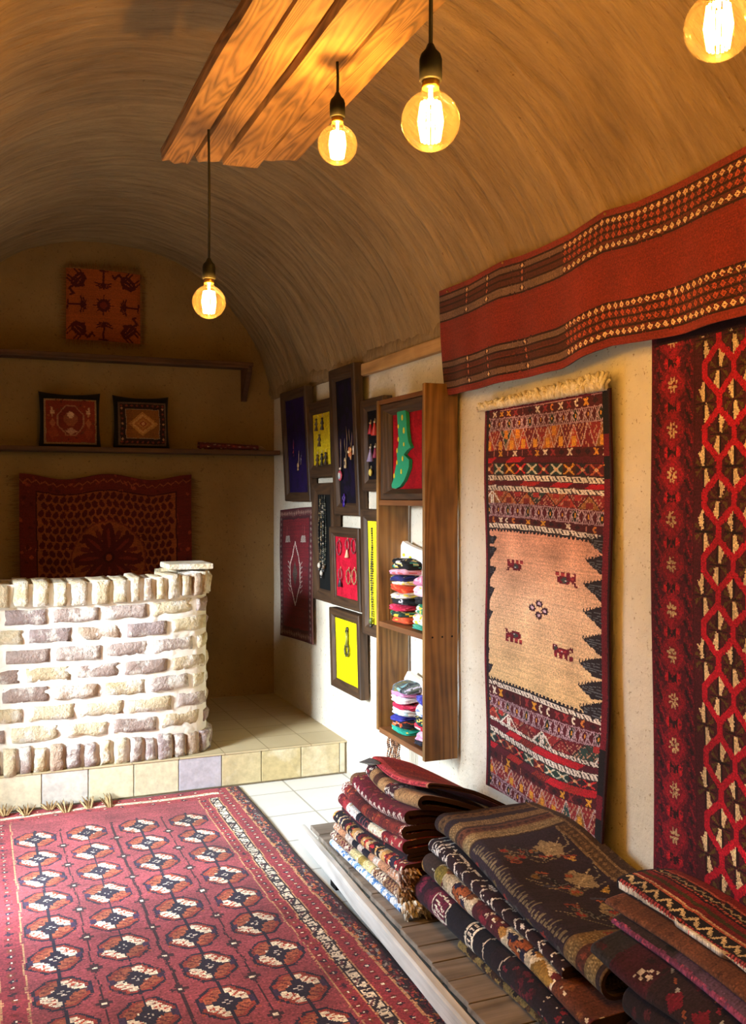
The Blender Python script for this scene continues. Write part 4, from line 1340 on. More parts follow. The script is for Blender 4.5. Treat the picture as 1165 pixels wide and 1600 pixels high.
# shelves on the back wall
zu = 2.352
t = thing('wall_shelf', 'long dark wooden upper shelf on the back wall ending in a bracket', 'shelf', (0.7, BY - .1, zu))
mb = MB(); mb.box((LX, BY - .20, zu), (onY(396, 570, BY - .2)[0], BY + .004, zu + .026), .004); mb.build('board', M_darkwood, t)
mb = MB(); mb.box((LX, BY - .205, zu - .012), (onY(396, 570, BY - .2)[0] - .03, BY - .18, zu + .004), .003); mb.build('front_strip', M_darkwood, t)
bx = onY(386, 600, BY - .1)[0]
mb = MB(); n = [(BY + .004, zu), (BY - .17, zu), (BY - .165, zu - .03), (BY - .05, zu - .17), (BY - .025, zu - .21), (BY + .004, zu - .21)]
mb.prism_x(n, bx - .016, bx + .016); mb.build('bracket', M_darkwood, t)
zl = 1.782
t = thing('wall_shelf', 'long dark wooden lower shelf on the back wall under two cushions', 'shelf', (0.7, BY - .1, zl))
mb = MB(); mb.box((LX, BY - .21, zl), (WX - .01, BY + .004, zl + .028), .004); mb.build('board', M_darkwood, t)

def cushion(px0, px1, pyt, label, kind):
    y = BY - .10
    xa, xb = onY(px0, 700, y)[0], onY(px1, 700, y)[0]; zb_ = zl + .0285; zt_ = onY(px0, pyt, y)[2]
    w, h = xb - xa, zt_ - zb_
    t = thing('cushion', label, 'cushion', ((xa + xb) / 2, y, zb_), 'cushions on the lower back shelf')
    lean = .18
    def surf(front):
        n = 40; g = np.linspace(-1, 1, n + 1); A, B = np.meshgrid(g, g)
        pin = 1 - .07 * (1 - A ** 2) * (np.abs(B) ** 6) - .0
        prof = ((1 - np.abs(A) ** 3.2) * (1 - np.abs(B) ** 3.2)) ** .42
        X = (xa + xb) / 2 + A * w / 2 * (1 - .05 * (1 - B * B) * np.abs(A) ** 8)
        hz = (B + 1) / 2 * h * (1 - .05 * (1 - A * A) * (B > 0) * np.abs(B) ** 8)
        Zz = zb_ + hz * math.cos(lean * .6)
        Yy = y - .022 + hz * math.sin(lean) * .75 + (-.045 if front else .03) * prof
        return np.stack([X, Yy, Zz], -1)
    c = Cv(w, h, w / 40, '14100f')
    me = grid_mesh('cushion_body', surf(True), np.tile(np.array(hx('141010')), (40, 40, 1)), -.001)
    F = surf(True); K_ = surf(False)
    mb = MB(); nn = 41
    V = list(map(tuple, F.reshape(-1, 3))) + list(map(tuple, K_.reshape(-1, 3)))
    ff = [(j*nn+i, j*nn+i+1, (j+1)*nn+i+1, (j+1)*nn+i) for j in range(40) for i in range(40)]
    bb = [tuple(nn*nn + q for q in f[::-1]) for f in ff]
    ring = [i for i in range(nn)] + [(j+1)*nn - 1 for j in range(1, nn)] + [nn*nn - 1 - i for i in range(1, nn)] + [(nn-1-j)*nn for j in range(1, nn - 1)]
    sd = [(ring[k], ring[(k+1) % len(ring)], nn*nn + ring[(k+1) % len(ring)], nn*nn + ring[k]) for k in range(len(ring))]
    mb.add(V, ff + bb + sd, hx('15110f'), True)
    mb.build('cushion_body', M_cloth, t)
    # woven panel on its front
    mu, mv0, mv1 = (.08, .05, .14)
    n = 90; c = Cv(w * (1 - 2 * mu), h * (1 - mv0 - mv1), .0036, '7a2a18'); W, H = c.w, c.h
    if kind == 0:
        c.rect(0, 0, W, H, '8a6a48'); c.rect(.012, .012, W - .012, H - .012, '7c2c1a')
        for k in range(40): c.dia(random.random() * W, random.random() * H, .008, .008, random.choice(['5a1e14', '94502c', '6a3420']))
        c.oct(W/2, H*.52, W*.26, H*.34, '9a6a4a', 1.35); c.oct(W/2, H*.52, W*.235, H*.31, '6e2418', 1.35); c.oct(W/2, H*.55, W*.13, H*.16, '8a4a30', 1.35)
        c.oct(W/2, H*.64, W*.06, H*.07, 'd0a478'); c.dia(W/2, H*.28, W*.12, H*.08, 'b08060')
        for sg in (-1, 1):
            u = W/2 + sg*W*.34
            c.rect(u - .012, H*.66, u + .012, H*.74, 'c09468'); c.rect(u + sg*.004 - .005, H*.72, u + sg*.004 + .005, H*.82, 'c09468'); c.rect(u - .004, H*.6, u + .002, H*.66, 'a87a50')
            c.dia(u, H*.25, .03, .045, '8c3a22'); c.dia(u, H*.46, .018, .03, 'a05a38')
    else:
        c.rect(0, 0, W, H, '5a4434'); c.rect(.010, .010, W - .010, H - .010, '2a1a14')
        for k in range(9):
            for q in range(2): c.dia(.02 + k * (W - .04) / 8, .022 if q else H - .022, .010, .008, '6e3022')
        for k in range(7):
            for q in range(2): c.dia(.022 if q else W - .022, .04 + k * (H - .08) / 6, .008, .010, 'a0704c' if k % 3 == 0 else '6e3022')
        c.rect(.042, .042, W - .042, H - .042, '8a7458'); c.rect(.047, .047, W - .047, H - .047, '7a4a1e')
        for k, col in ((1.0, 'a8743a'), (.82, 'b8864a'), (.62, '9a5e2c'), (.44, 'a87038'), (.26, '8a3c20'), (.14, 'c09058')): c.dia(W/2, H/2, (W/2 - .055) * k, (H/2 - .06) * k, col)
        for k in range(16): c.line([(.05, .05 + k * (H - .1) / 15), (.05 + .03, .05 + k * (H - .1) / 15)], .004, '6a3a18')
    c.grain(.06, .03)
    def fn(u, v):
        A = (mu + u / w) * 2 - 1; B = (mv0 + v / h) * 2 - 1
        prof = np.clip((1 - np.abs(A) ** 3.2) * (1 - np.abs(B) ** 3.2), 0, 1) ** .42
        hz = (B + 1) / 2 * h
        return xa + mu * w + u, y - .022 + hz * math.sin(lean) * .75 - .045 * prof - .006, zb_ + hz * math.cos(lean * .6)
    cloth('woven_panel', c, fn, -.004, M_cloth, t)
cushion(60, 157, 610, 'black cushion with a brick-red medallion panel on its front, on the lower back shelf', 0)
cushion(176, 264, 616, 'black cushion with a bordered golden diamond on its front, on the lower shelf', 1)

def make_roll():
    y = BY - .16
    xa, xb = onY(310, 700, y)[0], onY(402, 700, y)[0]; zz = zl + .0285
    c = Cv(.36, xb - xa, .004, '5a1c18')
    for k in range(120):
        c.dia(random.random() * .36, random.random() * c.h, random.uniform(.006, .014), random.uniform(.006, .014), random.choice(['9a7a64', '7a2a22', '3a1212', 'a88a70', '8a3a28']))
    c.grain(.06, .05)
    def fn(u, v):
        a = u / .36 * 2 * PI * .97
        return xa + v, y + .036 * np.cos(a) + .006 * np.sin(v * 20), zz + .021 * (1 - .35 * v / c.h) * (1 - np.sin(a + PI / 2 * 0)) + .002
    t = thing('folded_cloth', 'small rolled red and cream cloth lying at the right end of the lower back shelf', 'cloth', ((xa + xb) / 2, y, zz))
    cloth('roll', c, fn, .004, M_cloth, t)
    mb = MB()
    for k in range(18):
        p = Vector((xb - .005, y + random.uniform(-.03, .03), zz + random.uniform(.006, .03)))
        mb.tube([p, p + Vector((.03, random.uniform(-.01, .01), -.004)), p + Vector((.055, random.uniform(-.02, .02), -.002 - (p.z - zz) * .7))], [.0026, .002, .001], 4, hx(random.choice(['9a7a58', 'b0906a', '7a5a3c'])))
    mb.build('fringe', M_tassel, t)
make_roll()

# ================================================================== WALL FRAMES WITH JEWELLERY
XF = 1.815            # front plane of the frames
XB = 1.834            # plane of their cloth
def quad(L, R, tyL, tyR, byL, byR, xf=XF):
    ya = onX(L, 700, xf)[1]; yb = onX(R, 700, xf)[1]
    zt = (onX(L, tyL, xf)[2] + onX(R, tyR, xf)[2]) / 2; zb = (onX(L, byL, xf)[2] + onX(R, byR, xf)[2]) / 2
    return ya, yb, zb, zt
def frame(name, label, ya, yb, zb, zt, mw, cloth_col, lean=0.0, xf=XF, xb=XB, group='dark wooden display frames on the right wall', bevel=0.35, var=None, wall=WX + 0.004, swap=False):
    t = thing(name, label, 'frame', (WX, (ya + yb) / 2, zb), group)
    ln = lambda x, z: x - lean * (z - zb) / (zt - zb)
    ymx, ymn = max(ya, yb), min(ya, yb)
    for side in range(4):
        mb = MB()
        o = [(ymn, zb), (ymx, zb), (ymx, zt), (ymn, zt)]; i_ = [(ymn + mw, zb + mw), (ymx - mw, zb + mw), (ymx - mw, zt - mw), (ymn + mw, zt - mw)]
        a, b = side, (side + 1) % 4
        f1 = bevel
        mid = [(o[k][0] + (i_[k][0] - o[k][0]) * (1 - f1), o[k][1] + (i_[k][1] - o[k][1]) * (1 - f1)) for k in range(4)]
        V = []
        for k in (a, b):
            V += [(wall, *o[k]), (xf + .006, *o[k]), (xf, o[k][0] + (mid[k][0] - o[k][0]) * .12, o[k][1] + (mid[k][1] - o[k][1]) * .12), (xf + .002, *mid[k]), (xb - .004, *i_[k]), (wall, *i_[k])]
        V = [(ln(x, z), y, z) for x, y, z in V]
        F = [(q, (q + 1) % 6, (q + 1) % 6 + 6, q + 6) for q in range(6)] + [tuple(range(6)), tuple(range(11, 5, -1))]
        mb.add(V, F, None, False)
        mb.build('frame_side', M_frame_v if side in (1, 3) else M_frame_h, t)
    w, h = (ymx - ymn) - 2 * mw + .008, zt - zb - 2 * mw + .008
    c = Cv(w, h, .006, cloth_col)
    if var:
        for k in range(50): c.ell(random.random() * w, random.random() * h, random.uniform(.01, .03), random.uniform(.01, .04), var)
    c.grain(.05, .01)
    cloth('backing_cloth', c, lambda u, v: (ln(xb + .0015 * np.sin(u * 30 + v * 9), zb + mw + v), ymx - mw + .004 - u, zb + mw - .004 + v), .004, M_felt, t)
    return t, ln
M_frame_h = mat_wood('dark_frame_crosswood', 1, '20130a', '382515', '523921', 12, 0.6, 0.1, 6.0)

def hang(p, name='necklace'): pass
def necklace(px, pyt, pyb, w, label, col, kind, xj=XB - .012, beads=False, r=.0016, pcol='b89a70'):
    """A chain hung from one pin: two strands falling to a pendant."""
    a, b = onX(px, pyt, xj), onX(px, pyb, xj)
    t = thing('necklace', label, 'necklace', (xj, a[1], b[2]), 'necklaces pinned in the frames')
    mb = MB()
    H_ = a[2] - b[2]
    L_, R_ = [], []
    n = 26
    for k in range(n + 1):
        q = k / n; off = w * math.sin(min(1, q * 1.15) * PI * .86) ** .8 * .5
        L_.append((xj + .002 * math.sin(q * 9), a[1] + off, a[2] - H_ * q)); R_.append((xj - .002, a[1] - off, a[2] - H_ * q))
    if beads:
        for P_ in (L_, R_):
            m = int(H_ / (r * 2.1))
            for k in range(m):
                q = k / m * n; i = int(q); f = q - i
                p = Vector(P_[i]).lerp(Vector(P_[min(i + 1, n)]), f)
                mb.ball(p, r * random.uniform(.85, 1.15), 6, hx(random.choice(col)))
    else:
        mb.tube(L_, r, 5, hx(col[0])); mb.tube(R_, r, 5, hx(col[0]))
    mb.build('chain', M_jewel, t)
    mb = MB(); y, z = b[1], b[2]
    if kind == 'disc':
        mb.ball((xj - .004, y, z + .012), .007, 10, hx('e8e4dc')); mb.lathe([(.001, -.003), (.026, -.003), (.028, 0), (.026, .003), (.001, .003)], (xj - .006, y, z - .024), 20, hx('c8485e'), 0)
        mb.lathe([(.001, -.002), (.018, -.002), (.018, .002), (.001, .002)], (xj - .010, y, z - .026), 16, hx('a8bcc4'), 0); mb.ball((xj - .012, y, z - .02), .011, 8, hx('e6e2da'), (.3, .5, 1.1))
    elif kind == 'tag':
        mb.box((xj - .008, y - .014, z - .046), (xj - .003, y + .014, z), .003, hx('c8b084')); mb.ball((xj - .009, y, z - .02), .009, 8, hx('6a5a48'), (.3, 1, 1.4)); mb.ball((xj - .006, y, z + .004), .005, 8, hx('d8c8a0'))
    elif kind == 'flower':
        for k in range(5):
            an = k * 2 * PI / 5; mb.ball((xj - .006, y + .015 * math.cos(an), z - .014 + .017 * math.sin(an)), .012, 8, hx(random.choice(['d8904c', 'e0a868', 'c87038'])), (.5, 1, 1))
        mb.ball((xj - .012, y, z - .014), .008, 8, hx('f0d8b0')); mb.tube([(xj - .004, y - .01, z - .03), (xj - .004, y - .008, z - .055)], [.006, .004], 6, hx('c89868'))
    elif kind == 'charm':
        mb.lathe([(.001, -.002), (.014, -.002), (.014, .002), (.001, .002)], (xj - .003, y, z - .012), 14, hx(pcol), 0)
        for k in range(4): mb.tube([(xj - .003, y + (k - 1.5) * .007, z - .022), (xj - .003, y + (k - 1.5) * .008, z - .044)], .0014, 4, hx(pcol))
    elif kind == 'bead':
        mb.ball((xj - .006, y, z), .013, 10, hx(pcol), (.8, .9, 1.3)); mb.ball((xj - .006, y, z - .024), .008, 8, hx('3a3a3a'))
    mb.build('pendant', M_jewel, t)
    return t
def earring(px, py, s, label, col, kind, xj, group, cat='earring', name='tassel_earring'):
    p = onX(px, py, xj); y, z = p[1], p[2]
    t = thing(name, label, cat, (xj, y, z - s), group)
    mb = MB(); pts = [(xj, y + .006 * math.cos(a), z + .004 + .009 * math.sin(a)) for a in np.linspace(-.4, PI + .6, 9)]
    mb.tube(pts, .0011, 5, hx('c0a878')); mb.build('hook', M_jewel, t)
    mb = MB()
    if kind == 'tassel':
        mb.ball((xj - .003, y, z - .004), .006, 8, hx('d8d0c0')); mb.lathe([(.003, 0), (.006, -s * .15), (.0065, -s * .25), (s * .30, -s), (.002, -s * 1.01)], (xj - .002, y, z - .008), 12, hx(col))
    elif kind == 'drop':
        mb.ball((xj - .003, y, z - s * .5), s * .42, 10, hx(col), (.6, .8, 1.1))
    elif kind == 'fig':
        mb.lathe([(.002, 0), (.009, -.006), (.004, -.014), (.012, -s * .5), (.004, -s * .58), (.013, -s * .98), (.002, -s)], (xj - .002, y, z - .004), 10, hx(col)); mb.ball((xj - .003, y + .008, z - s * .45), .006, 6, hx(col))
    elif kind == 'hoop':
        mb.tube([(xj - .003, y + s * .42 * math.cos(a), z - s * .5 + s * .5 * math.sin(a)) for a in np.linspace(0, 2 * PI, 22, endpoint=False)], .0032, 6, hx(col), True)
        for k in range(8): mb.ball((xj - .004, y + s * .42 * math.cos(k * .785), z - s * .5 + s * .5 * math.sin(k * .785)), .005, 6, hx(col))
    elif kind == 'hooptassel':
        mb.tube([(xj - .003, y + s * .3 * math.cos(a), z - s * .32 + s * .32 * math.sin(a)) for a in np.linspace(0, 2 * PI, 20, endpoint=False)], .0036, 6, hx('8a4a4a'), True)
        mb.lathe([(.003, 0), (.005, -.006), (.014, -s * .5), (.002, -s * .51)], (xj - .004, y, z - s * .62), 10, hx(col))
    mb.build('drop', M_jewel, t)
    return t

# purple frame nearest the corner
q = quad(445, 484, 614, 604, 782, 785)
frame('display_frame', 'tall purple-lined frame at the top left of the group, nearest the corner', *q, .055, '1e0c40', .035, var='180a34')
necklace(459, 658, 702, .030, 'short red necklace in the tall purple-lined frame by the corner', ['8a1c34'], 'charm', r=.006, pcol='8a1c34')
necklace(466, 651, 724, .045, 'fine pale chain with a round charm in the purple-lined frame by the corner', ['a89a88'], 'charm')
necklace(470.5, 655, 715, .03, 'dark bead chain beside the pale chain in the purple-lined frame by the corner', ['2a2028', '3a3038'], 'charm', r=.003, pcol='54465a')
# yellow frame with tassel earrings
q = quad(480, 521, 630, 622, 747, 745)
frame('display_frame', 'small yellow-lined frame high on the wall holding dark tassel earrings', *q, .072, 'd8c020', .012, var='c8ae1a')
for px, py, lb in ((494.5, 653, 'dark tassel earring at the upper left of the high yellow-lined frame'), (503.5, 651, 'dark tassel earring at the upper right of the high yellow-lined frame'),
                   (499, 677, 'single dark tassel earring in the middle of the high yellow-lined frame'), (496, 709, 'dark tassel earring at the lower left of the high yellow-lined frame'),
                   (503, 707, 'dark tassel earring midmost in the bottom row of the high yellow-lined frame'), (509, 705, 'dark tassel earring at the lower right of the high yellow-lined frame')):
    earring(px, py, .072, lb, random.choice(['2a2218', '33271c', '4a3a22']), 'fig', XB - .012, 'tassel earrings on yellow cloth')
# tall dark violet frame
q = quad(521.5, 561, 578, 569, 808, 803)
frame('display_frame', 'tallest frame, lined in near-black violet with four hanging necklaces', *q, .066, '0c0716', .034, var='150a28')
necklace(532.5, 633, 736, .010, 'long thin chain with a round pink and white pendant in the tallest dark frame', ['8a7468'], 'disc', XB - .016)
necklace(540.5, 662, 718, .035, 'chain with a small rectangular gold pendant in the tallest dark frame', ['9a8464'], 'tag', XB - .016)
necklace(548, 645, 702, .045, 'chain with an orange flower pendant in the tallest dark frame', ['9a7a5c'], 'flower', XB - .016)
necklace(553, 594, 697, .010, 'brown cord with a small white charm at the right edge of the tallest dark frame', ['5a3c2c'], 'charm', XB - .016, pcol='e0d0c0')
necklace(537.5, 772, 784, .030, 'violet flower brooch cord at the bottom of the tallest dark frame', ['4a2a8a'], 'charm', XB - .014, pcol='3c2490', r=.004)
# dark frame half hidden by the shelf
ya = onX(565, 700, XF)[1]; zt_, zb_ = onX(566, 626, XF)[2], onX(568, 768, XF)[2]
frame('display_frame', 'black-lined frame with bright tassel earrings, half hidden behind the shelf top', ya, ya - .30, zb_, zt_, .060, '0c0b12', .012)
for px, py, s, col, kd, lb in ((579, 660, .050, 'b82838', 'tassel', 'dark red tassel earring in the half hidden black-lined frame'), (585.5, 658, .062, 'c83a30', 'tassel', 'larger red tassel earring with a white bead, beside the dark red one'),
                               (579, 698, .066, '9a8ab0', 'tassel', 'lilac tassel earring in the half hidden black-lined frame'), (579.5, 732, .040, 'd8c45c', 'drop', 'yellow drop earring at the bottom of the half hidden black-lined frame'),
                               (586.5, 697, .05, '8a2848', 'tassel', 'crimson tassel earring right of the lilac one, at the shelf edge')):
    earring(px, py, s, lb, col, kd, XB - .014, 'bright earrings on black cloth')
# narrow bead frame
q = quad(489, 521, 757, 752, 935, 945)
frame('display_frame', 'narrow black-lined frame of paler wood with strings of dark beads', *q, .066, '0d1010', .012, bevel=.75)
for px, w, cols, pc, lb in ((500, .05, ['2a2620', '6a5a40', '1c1c1a', '8a7a5a'], 'c8c0b0', 'bead necklace at the far side of the narrow pale-wood frame'), (503.5, .04, ['1a2426', '4a4a40', '141414', '9a9284'], 'b8b0a4', 'bead necklace with a white stone in the middle of the narrow pale-wood frame'), (507, .05, ['262626', '14201c', '5a5a4c'], '5a4a3a', 'dark bead necklace at the near side of the narrow pale-wood frame')):
    necklace(px, 775, 888 + random.uniform(-6, 8), w, lb, cols, 'bead', XB - .014, True, .0052, pc)
# red frame
q = quad(516.5, 562, 823, 826, 946, 955)
frame('display_frame', 'red-lined frame with two rows of bangles and hoop earrings', *q, .052, 'b8102c', .012, var='a80c26')
for px, py, s, col, kd, lb in ((530, 845, .075, '8a3a44', 'hoop', 'plain dark hoop at the upper left of the red-lined frame'), (543, 843, .085, 'd8b894', 'hooptassel', 'hoop earring with a cream tassel in the red-lined frame'), (553, 842, .075, '7a3a40', 'hoop', 'dark hoop at the upper right of the red-lined frame'),
                               (532, 889, .085, '3a3038', 'hooptassel', 'black beaded hoop with a tassel at the lower left of the red-lined frame'), (545, 890, .075, '8a6a48', 'hoop', 'oval brown hoop in the middle of the lower row in the red-lined frame'), (554, 890, .075, '9a7a54', 'hoop', 'tan hoop at the lower right of the red-lined frame')):
    earring(px, py, s, lb, col, kd, XB - .014, 'hoops on red cloth', 'earring', 'hoop_earring')
# long yellow frame behind the shelf
ya = onX(565.5, 800, XF)[1]; zt_, zb_ = onX(566, 795, XF)[2], onX(566, 990, XF)[2]
frame('display_frame', 'tall yellow-lined frame with a bead string, mostly hidden behind the shelf', ya, ya - .30, zb_, zt_, .060, 'e8dc28', .012)
necklace(581, 826, 970, .018, 'long string of small dark beads on the tall yellow cloth beside the shelf', ['3a3424', '6a6040', '2a2a20', '4a4a30'], 'bead', XB - .012, True, .0055, '5a6a2a')
# low yellow frame
q = quad(516.5, 562.5, 952, 958, 1070, 1096)
frame('display_frame', 'lowest frame, lined in bright yellow with one silver clasp bracelet', *q, .050, 'eee000', .012)
xj = XB - .012; p = onX(543, 984, xj); y, z = p[1], p[2]
t = thing('bracelet', 'dark silver bracelet with a ring, pinned on the bright yellow cloth', 'bracelet', (xj, y, z - .13))
mb = MB(); mb.ball((xj - .004, y, z + .002), .014, 10, hx('3a382a'), (.5, 1, 1)); mb.ball((xj - .004, y + .012, z - .012), .012, 8, hx('2e2c22'), (.5, 1.2, .8)); mb.build('clasp', M_jewel, t)
mb = MB(); mb.tube([(xj - .004, y + .003, z - .01), (xj - .005, y - .004, z - .045), (xj - .004, y + .006, z - .085)], [.008, .0085, .009], 8, hx('8a8a38'))
for k in range(9): mb.tube([(xj - .004 + .0092*math.cos(a)*.8, y - .001 + .0092*math.sin(a), z - .012 - k*.008) for a in np.linspace(0, 2*PI, 10, endpoint=False)], .0016, 4, hx('5a5a30'), True)
mb.build('band', M_jewel, t)
mb = MB(); cy_, cz_ = y + .004, z - .108
mb.tube([(xj - .004, cy_ + .026*math.cos(a), cz_ + .030*math.sin(a)) for a in np.linspace(0, 2*PI, 24, endpoint=False)], .0055, 8, hx('3c3c28'), True)
for k in range(9): mb.ball((xj - .005, cy_ + .028*math.cos(k*.7), cz_ + .032*math.sin(k*.7)), .0065, 6, hx('55522e'))
mb.build('ring', M_jewel, t)

# ================================================================== WOODEN SHELF UNIT
XS = 1.705
yn = 3.555; yf = onX(587.5, 700, XS)[1]
zt_, zb_ = 1.945, 0.428
shelf = thing('wall_shelf_unit', 'tall narrow open wooden shelf unit fixed to the right wall beside the animal kilim', 'shelf', (WX, (yn + yf) / 2, zb_))
mb = MB(); mb.box((XS, yn, zb_ - .012), (WX - .003, yn + .024, zt_ + .028), .003); mb.build('side_panel', M_shelf_v, shelf)
mb = MB(); mb.box((XS, yf - .024, zb_ + .01), (WX - .003, yf, zt_), .003); mb.build('side_panel', M_shelf_v, shelf)
mb = MB(); mb.box((XS + .003, yn + .024, zt_ - .02), (WX - .003, yf - .024, zt_), .003); mb.build('top_board', M_shelf_h, shelf)
zm = [onX(660, 1186, XS)[2], onX(660, 998, XS)[2], onX(660, 790, XS)[2]]
zs = [zb_ + .0, onX(588, 965, XS)[2], onX(588, 783, XS)[2]]
for z in (zb_, (zs[1] + onX(657, 997, XS)[2]) / 2 - .022, (zs[2] + onX(657, 789, XS)[2]) / 2 - .012):
    mb = MB(); mb.box((XS + .004, yn + .024, z), (WX - .004, yf - .024, z + .024), .003); mb.build('shelf_board', M_shelf_h, shelf)
ZS1 = zb_ + .0245; ZS2 = (zs[1] + onX(657, 997, XS)[2]) / 2 - .022 + .0245; ZS3 = (zs[2] + onX(657, 789, XS)[2]) / 2 - .012 + .0245
mb = MB()
for k in range(3):
    p = onX(665 + k * 20, 994 - k, WX - .1); mb.lathe([(.0005, 0), (.0042, 0), (.0042, .0012), (.0005, .0014)], (0, 0, 0), 8)
for i in range(len(mb.v)):
    k = i // (4 * 8); x, y, z = mb.v[i]; mb.v[i] = (XS + .035 + k * .045 + x, yn - z - .0002, ZS2 - .012 + y)
mb.build('screw', M_black, shelf)

ymx, ymn = yf - .026, yn + .026
frame('sock_display_frame', 'wooden frame with a bright red panel in the top compartment of the shelf unit', ymx, ymn, ZS3 + .001, zt_ - .022, .048, '9c0a18', 0.0, XS + .010, XS + .052, None, .45, '8c0816', XS + .075)
xk = XS + .040
op = [(470, 215), (400, 290), (408, 420), (418, 600), (398, 700), (402, 760), (385, 850), (365, 960), (345, 1020), (350, 1052), (385, 1060), (430, 1035), (470, 980), (497, 915), (520, 840), (522, 765), (470, 715), (500, 670), (540, 640), (515, 585), (500, 480), (492, 300)]
pp = [onX(560 + a / 6.472, 600 + b / 6.472, xk)[1:] for a, b in op]
t = thing('green_sock', 'single green sock with yellow dots pinned on the red panel', 'sock', (xk, pp[0][0], min(p[1] for p in pp)))
mb = MB(); mb.prism_x(pp, xk - .006, xk + .010, hx('1f9a70')); mb.build('sock_body', M_knit, t)
mb = MB()
for a, b, s in ((455, 340, 17), (472, 470, 18), (415, 430, 12), (472, 610, 12), (416, 560, 13), (403, 675, 14), (460, 755, 15), (403, 795, 14), (446, 885, 15), (374, 930, 15)):
    y, z = onX(560 + a / 6.472, 600 + b / 6.472, xk)[1:]; r = s / 6.472 / 1500 * 3.9
    ring = [(y + r * 1.15 * math.cos(k * PI / 6), z + r * 1.9 * math.sin(k * PI / 6)) for k in range(12)]
    mb = MB(); mb.prism_x(ring, xk - .0082, xk - .005, hx('e0c832')); mb.build('yellow_dot', M_knit, t)

# ---- folded socks
def sock(name, label, c, w, d, h, base, pats, seed, ry=0.0, sag=0.0, group='folded socks stacked in the shelf unit', bands=None):
    """A folded pair: flattened, rounded, two lobes with a soft crease; c is the middle of its underside, x into the room, y along the shelf."""
    nu, nv = 34, 22
    t = np.linspace(0, 2 * PI, nu + 1)[:-1]
    mb = MB(); V = []; F = []
    def sgn(v, p): return math.copysign(abs(v) ** p, v)
    cr = random.Random(seed); sk = cr.uniform(-.10, .10)
    V = []; cols = []
    for j in range(nv + 1):
        b = -PI / 2 + PI * j / nv
        for i in range(nu):
            a = t[i]
            x = sgn(math.cos(b), .45) * sgn(math.cos(a), .55) * d / 2
            y = sgn(math.cos(b), .45) * sgn(math.sin(a), .55) * w / 2
            z = sgn(math.sin(b), .8) * h / 2
            crease = math.exp(-(z / (h * .10)) ** 2) * .007 * (1 if math.cos(a) < .3 else .3)
            rr_ = math.hypot(x, y) + 1e-9; x -= x / rr_ * crease; y -= y / rr_ * crease
            q = Vector((x * 20 + seed, y * 20, z * 30)); x += mnoise.noise(q) * .011; y += mnoise.noise(q + Vector((7, 0, 0))) * .011
            z += mnoise.noise(Vector((x * 14 + seed, y * 14, 0))) * .012 * (z > 0) + sk * y + .10 * x * math.sin(seed * 2.3) - sag * (y / w * 2) ** 2 * h * .6 - .0
            zz = z + h / 2
            ca, sa = math.cos(ry), math.sin(ry)
            V.append((c[0] + x * ca - y * sa, c[1] + x * sa + y * ca, c[2] + max(zz, 0)))
    sd = seed * 3.7
    for j in range(nv):
        for i in range(nu):
            k = j * nu + i; k2 = j * nu + (i + 1) % nu
            p = Vector(V[k]) - Vector(c)
            col = base
            if bands and int((p.y + w) / .014) % 2: col = bands[int((p.y + w) / .028) % len(bands)]
            if pats:
                n_ = mnoise.cell(Vector((p.y * 62 + sd, (p.z + p.x * .3) * 75, sd)))
                if mnoise.noise(Vector((p.y * 75 + sd, (p.z * 1.2 + p.x) * 75, sd))) > .18: col = pats[int(abs(n_) * 97) % len(pats)]
            F.append(((k, k2, k2 + nu, k + nu), col))
    b0 = len(mb.v); mb.v += V
    for f, col in F:
        mb.f.append(f); mb.c.append(hx(col)); mb.sm.append(True)
    o = mb.build(name, M_knit, None)
    return tag(o, label, 'socks', group)
yA, yB = (ymx - .03), 0
def stack(z0, items, y, x, w, d, seed0, where):
    z = z0
    for k, (h, base, pats, lb, dy, ry, bands) in enumerate(items):
        sock('folded_sock', lb, (x + random.uniform(-.010, .004), y + dy + random.uniform(-.008, .008), z), w * random.uniform(.84, 1.06), d * random.uniform(.95, 1.03), h * 1.06, base, pats, seed0 + k, ry, .12, bands=bands)
        z += h * .93
    return z
xm = XS + .078
yl = ymx - .145; yr = ymn + .075
up = [(.034, 'd8502c', ['f0c030', 'e86a3a'], 'orange folded socks at the bottom of the upper sock pile', .0, .05, None),
      (.030, '1c3a30', ['e8d040', '2a8a5a', 'f0e8a0'], 'dark green folded socks with yellow spots in the upper sock pile', .015, -.05, None),
      (.026, 'c81e46', ['e04a6a'], 'crimson folded socks in the lower half of the upper sock pile', .02, .06, None),
      (.036, '1a1a20', ['d8d8e0', '8a90a0', '2a2a34'], 'black and grey patterned socks in the middle of the upper sock pile', .0, .0, None),
      (.026, 'd8d0c0', ['e8d860', 'a8a0b8'], 'pale yellow-spotted socks just above the black and grey pair', -.01, .05, None),
      (.032, 'd84424', ['c83018', 'e86a40'], 'orange-red folded socks above the middle of the upper sock pile', .005, -.03, None),
      (.022, 'f0e6d0', ['f0d850', 'ffffff'], 'cream and yellow folded socks above the orange-red pair', .01, .05, None),
      (.028, '23245c', ['2a2a70', 'c8c060'], 'navy blue folded socks in the upper part of the upper sock pile', .02, .02, None),
      (.028, 'e8a0b8', ['f0c0d0', 'd86a70'], 'pink folded socks right under the black flowered pair', -.01, .10, None),
      (.046, '121214', ['d8d090', '3aa08a', 'e8c840', 'c8c8d0'], 'black socks with bright flowers on top of the upper sock pile', -.025, .12, None)]
zt1 = stack(ZS2, up, yl, xm, .15, .115, 10, 'upper')
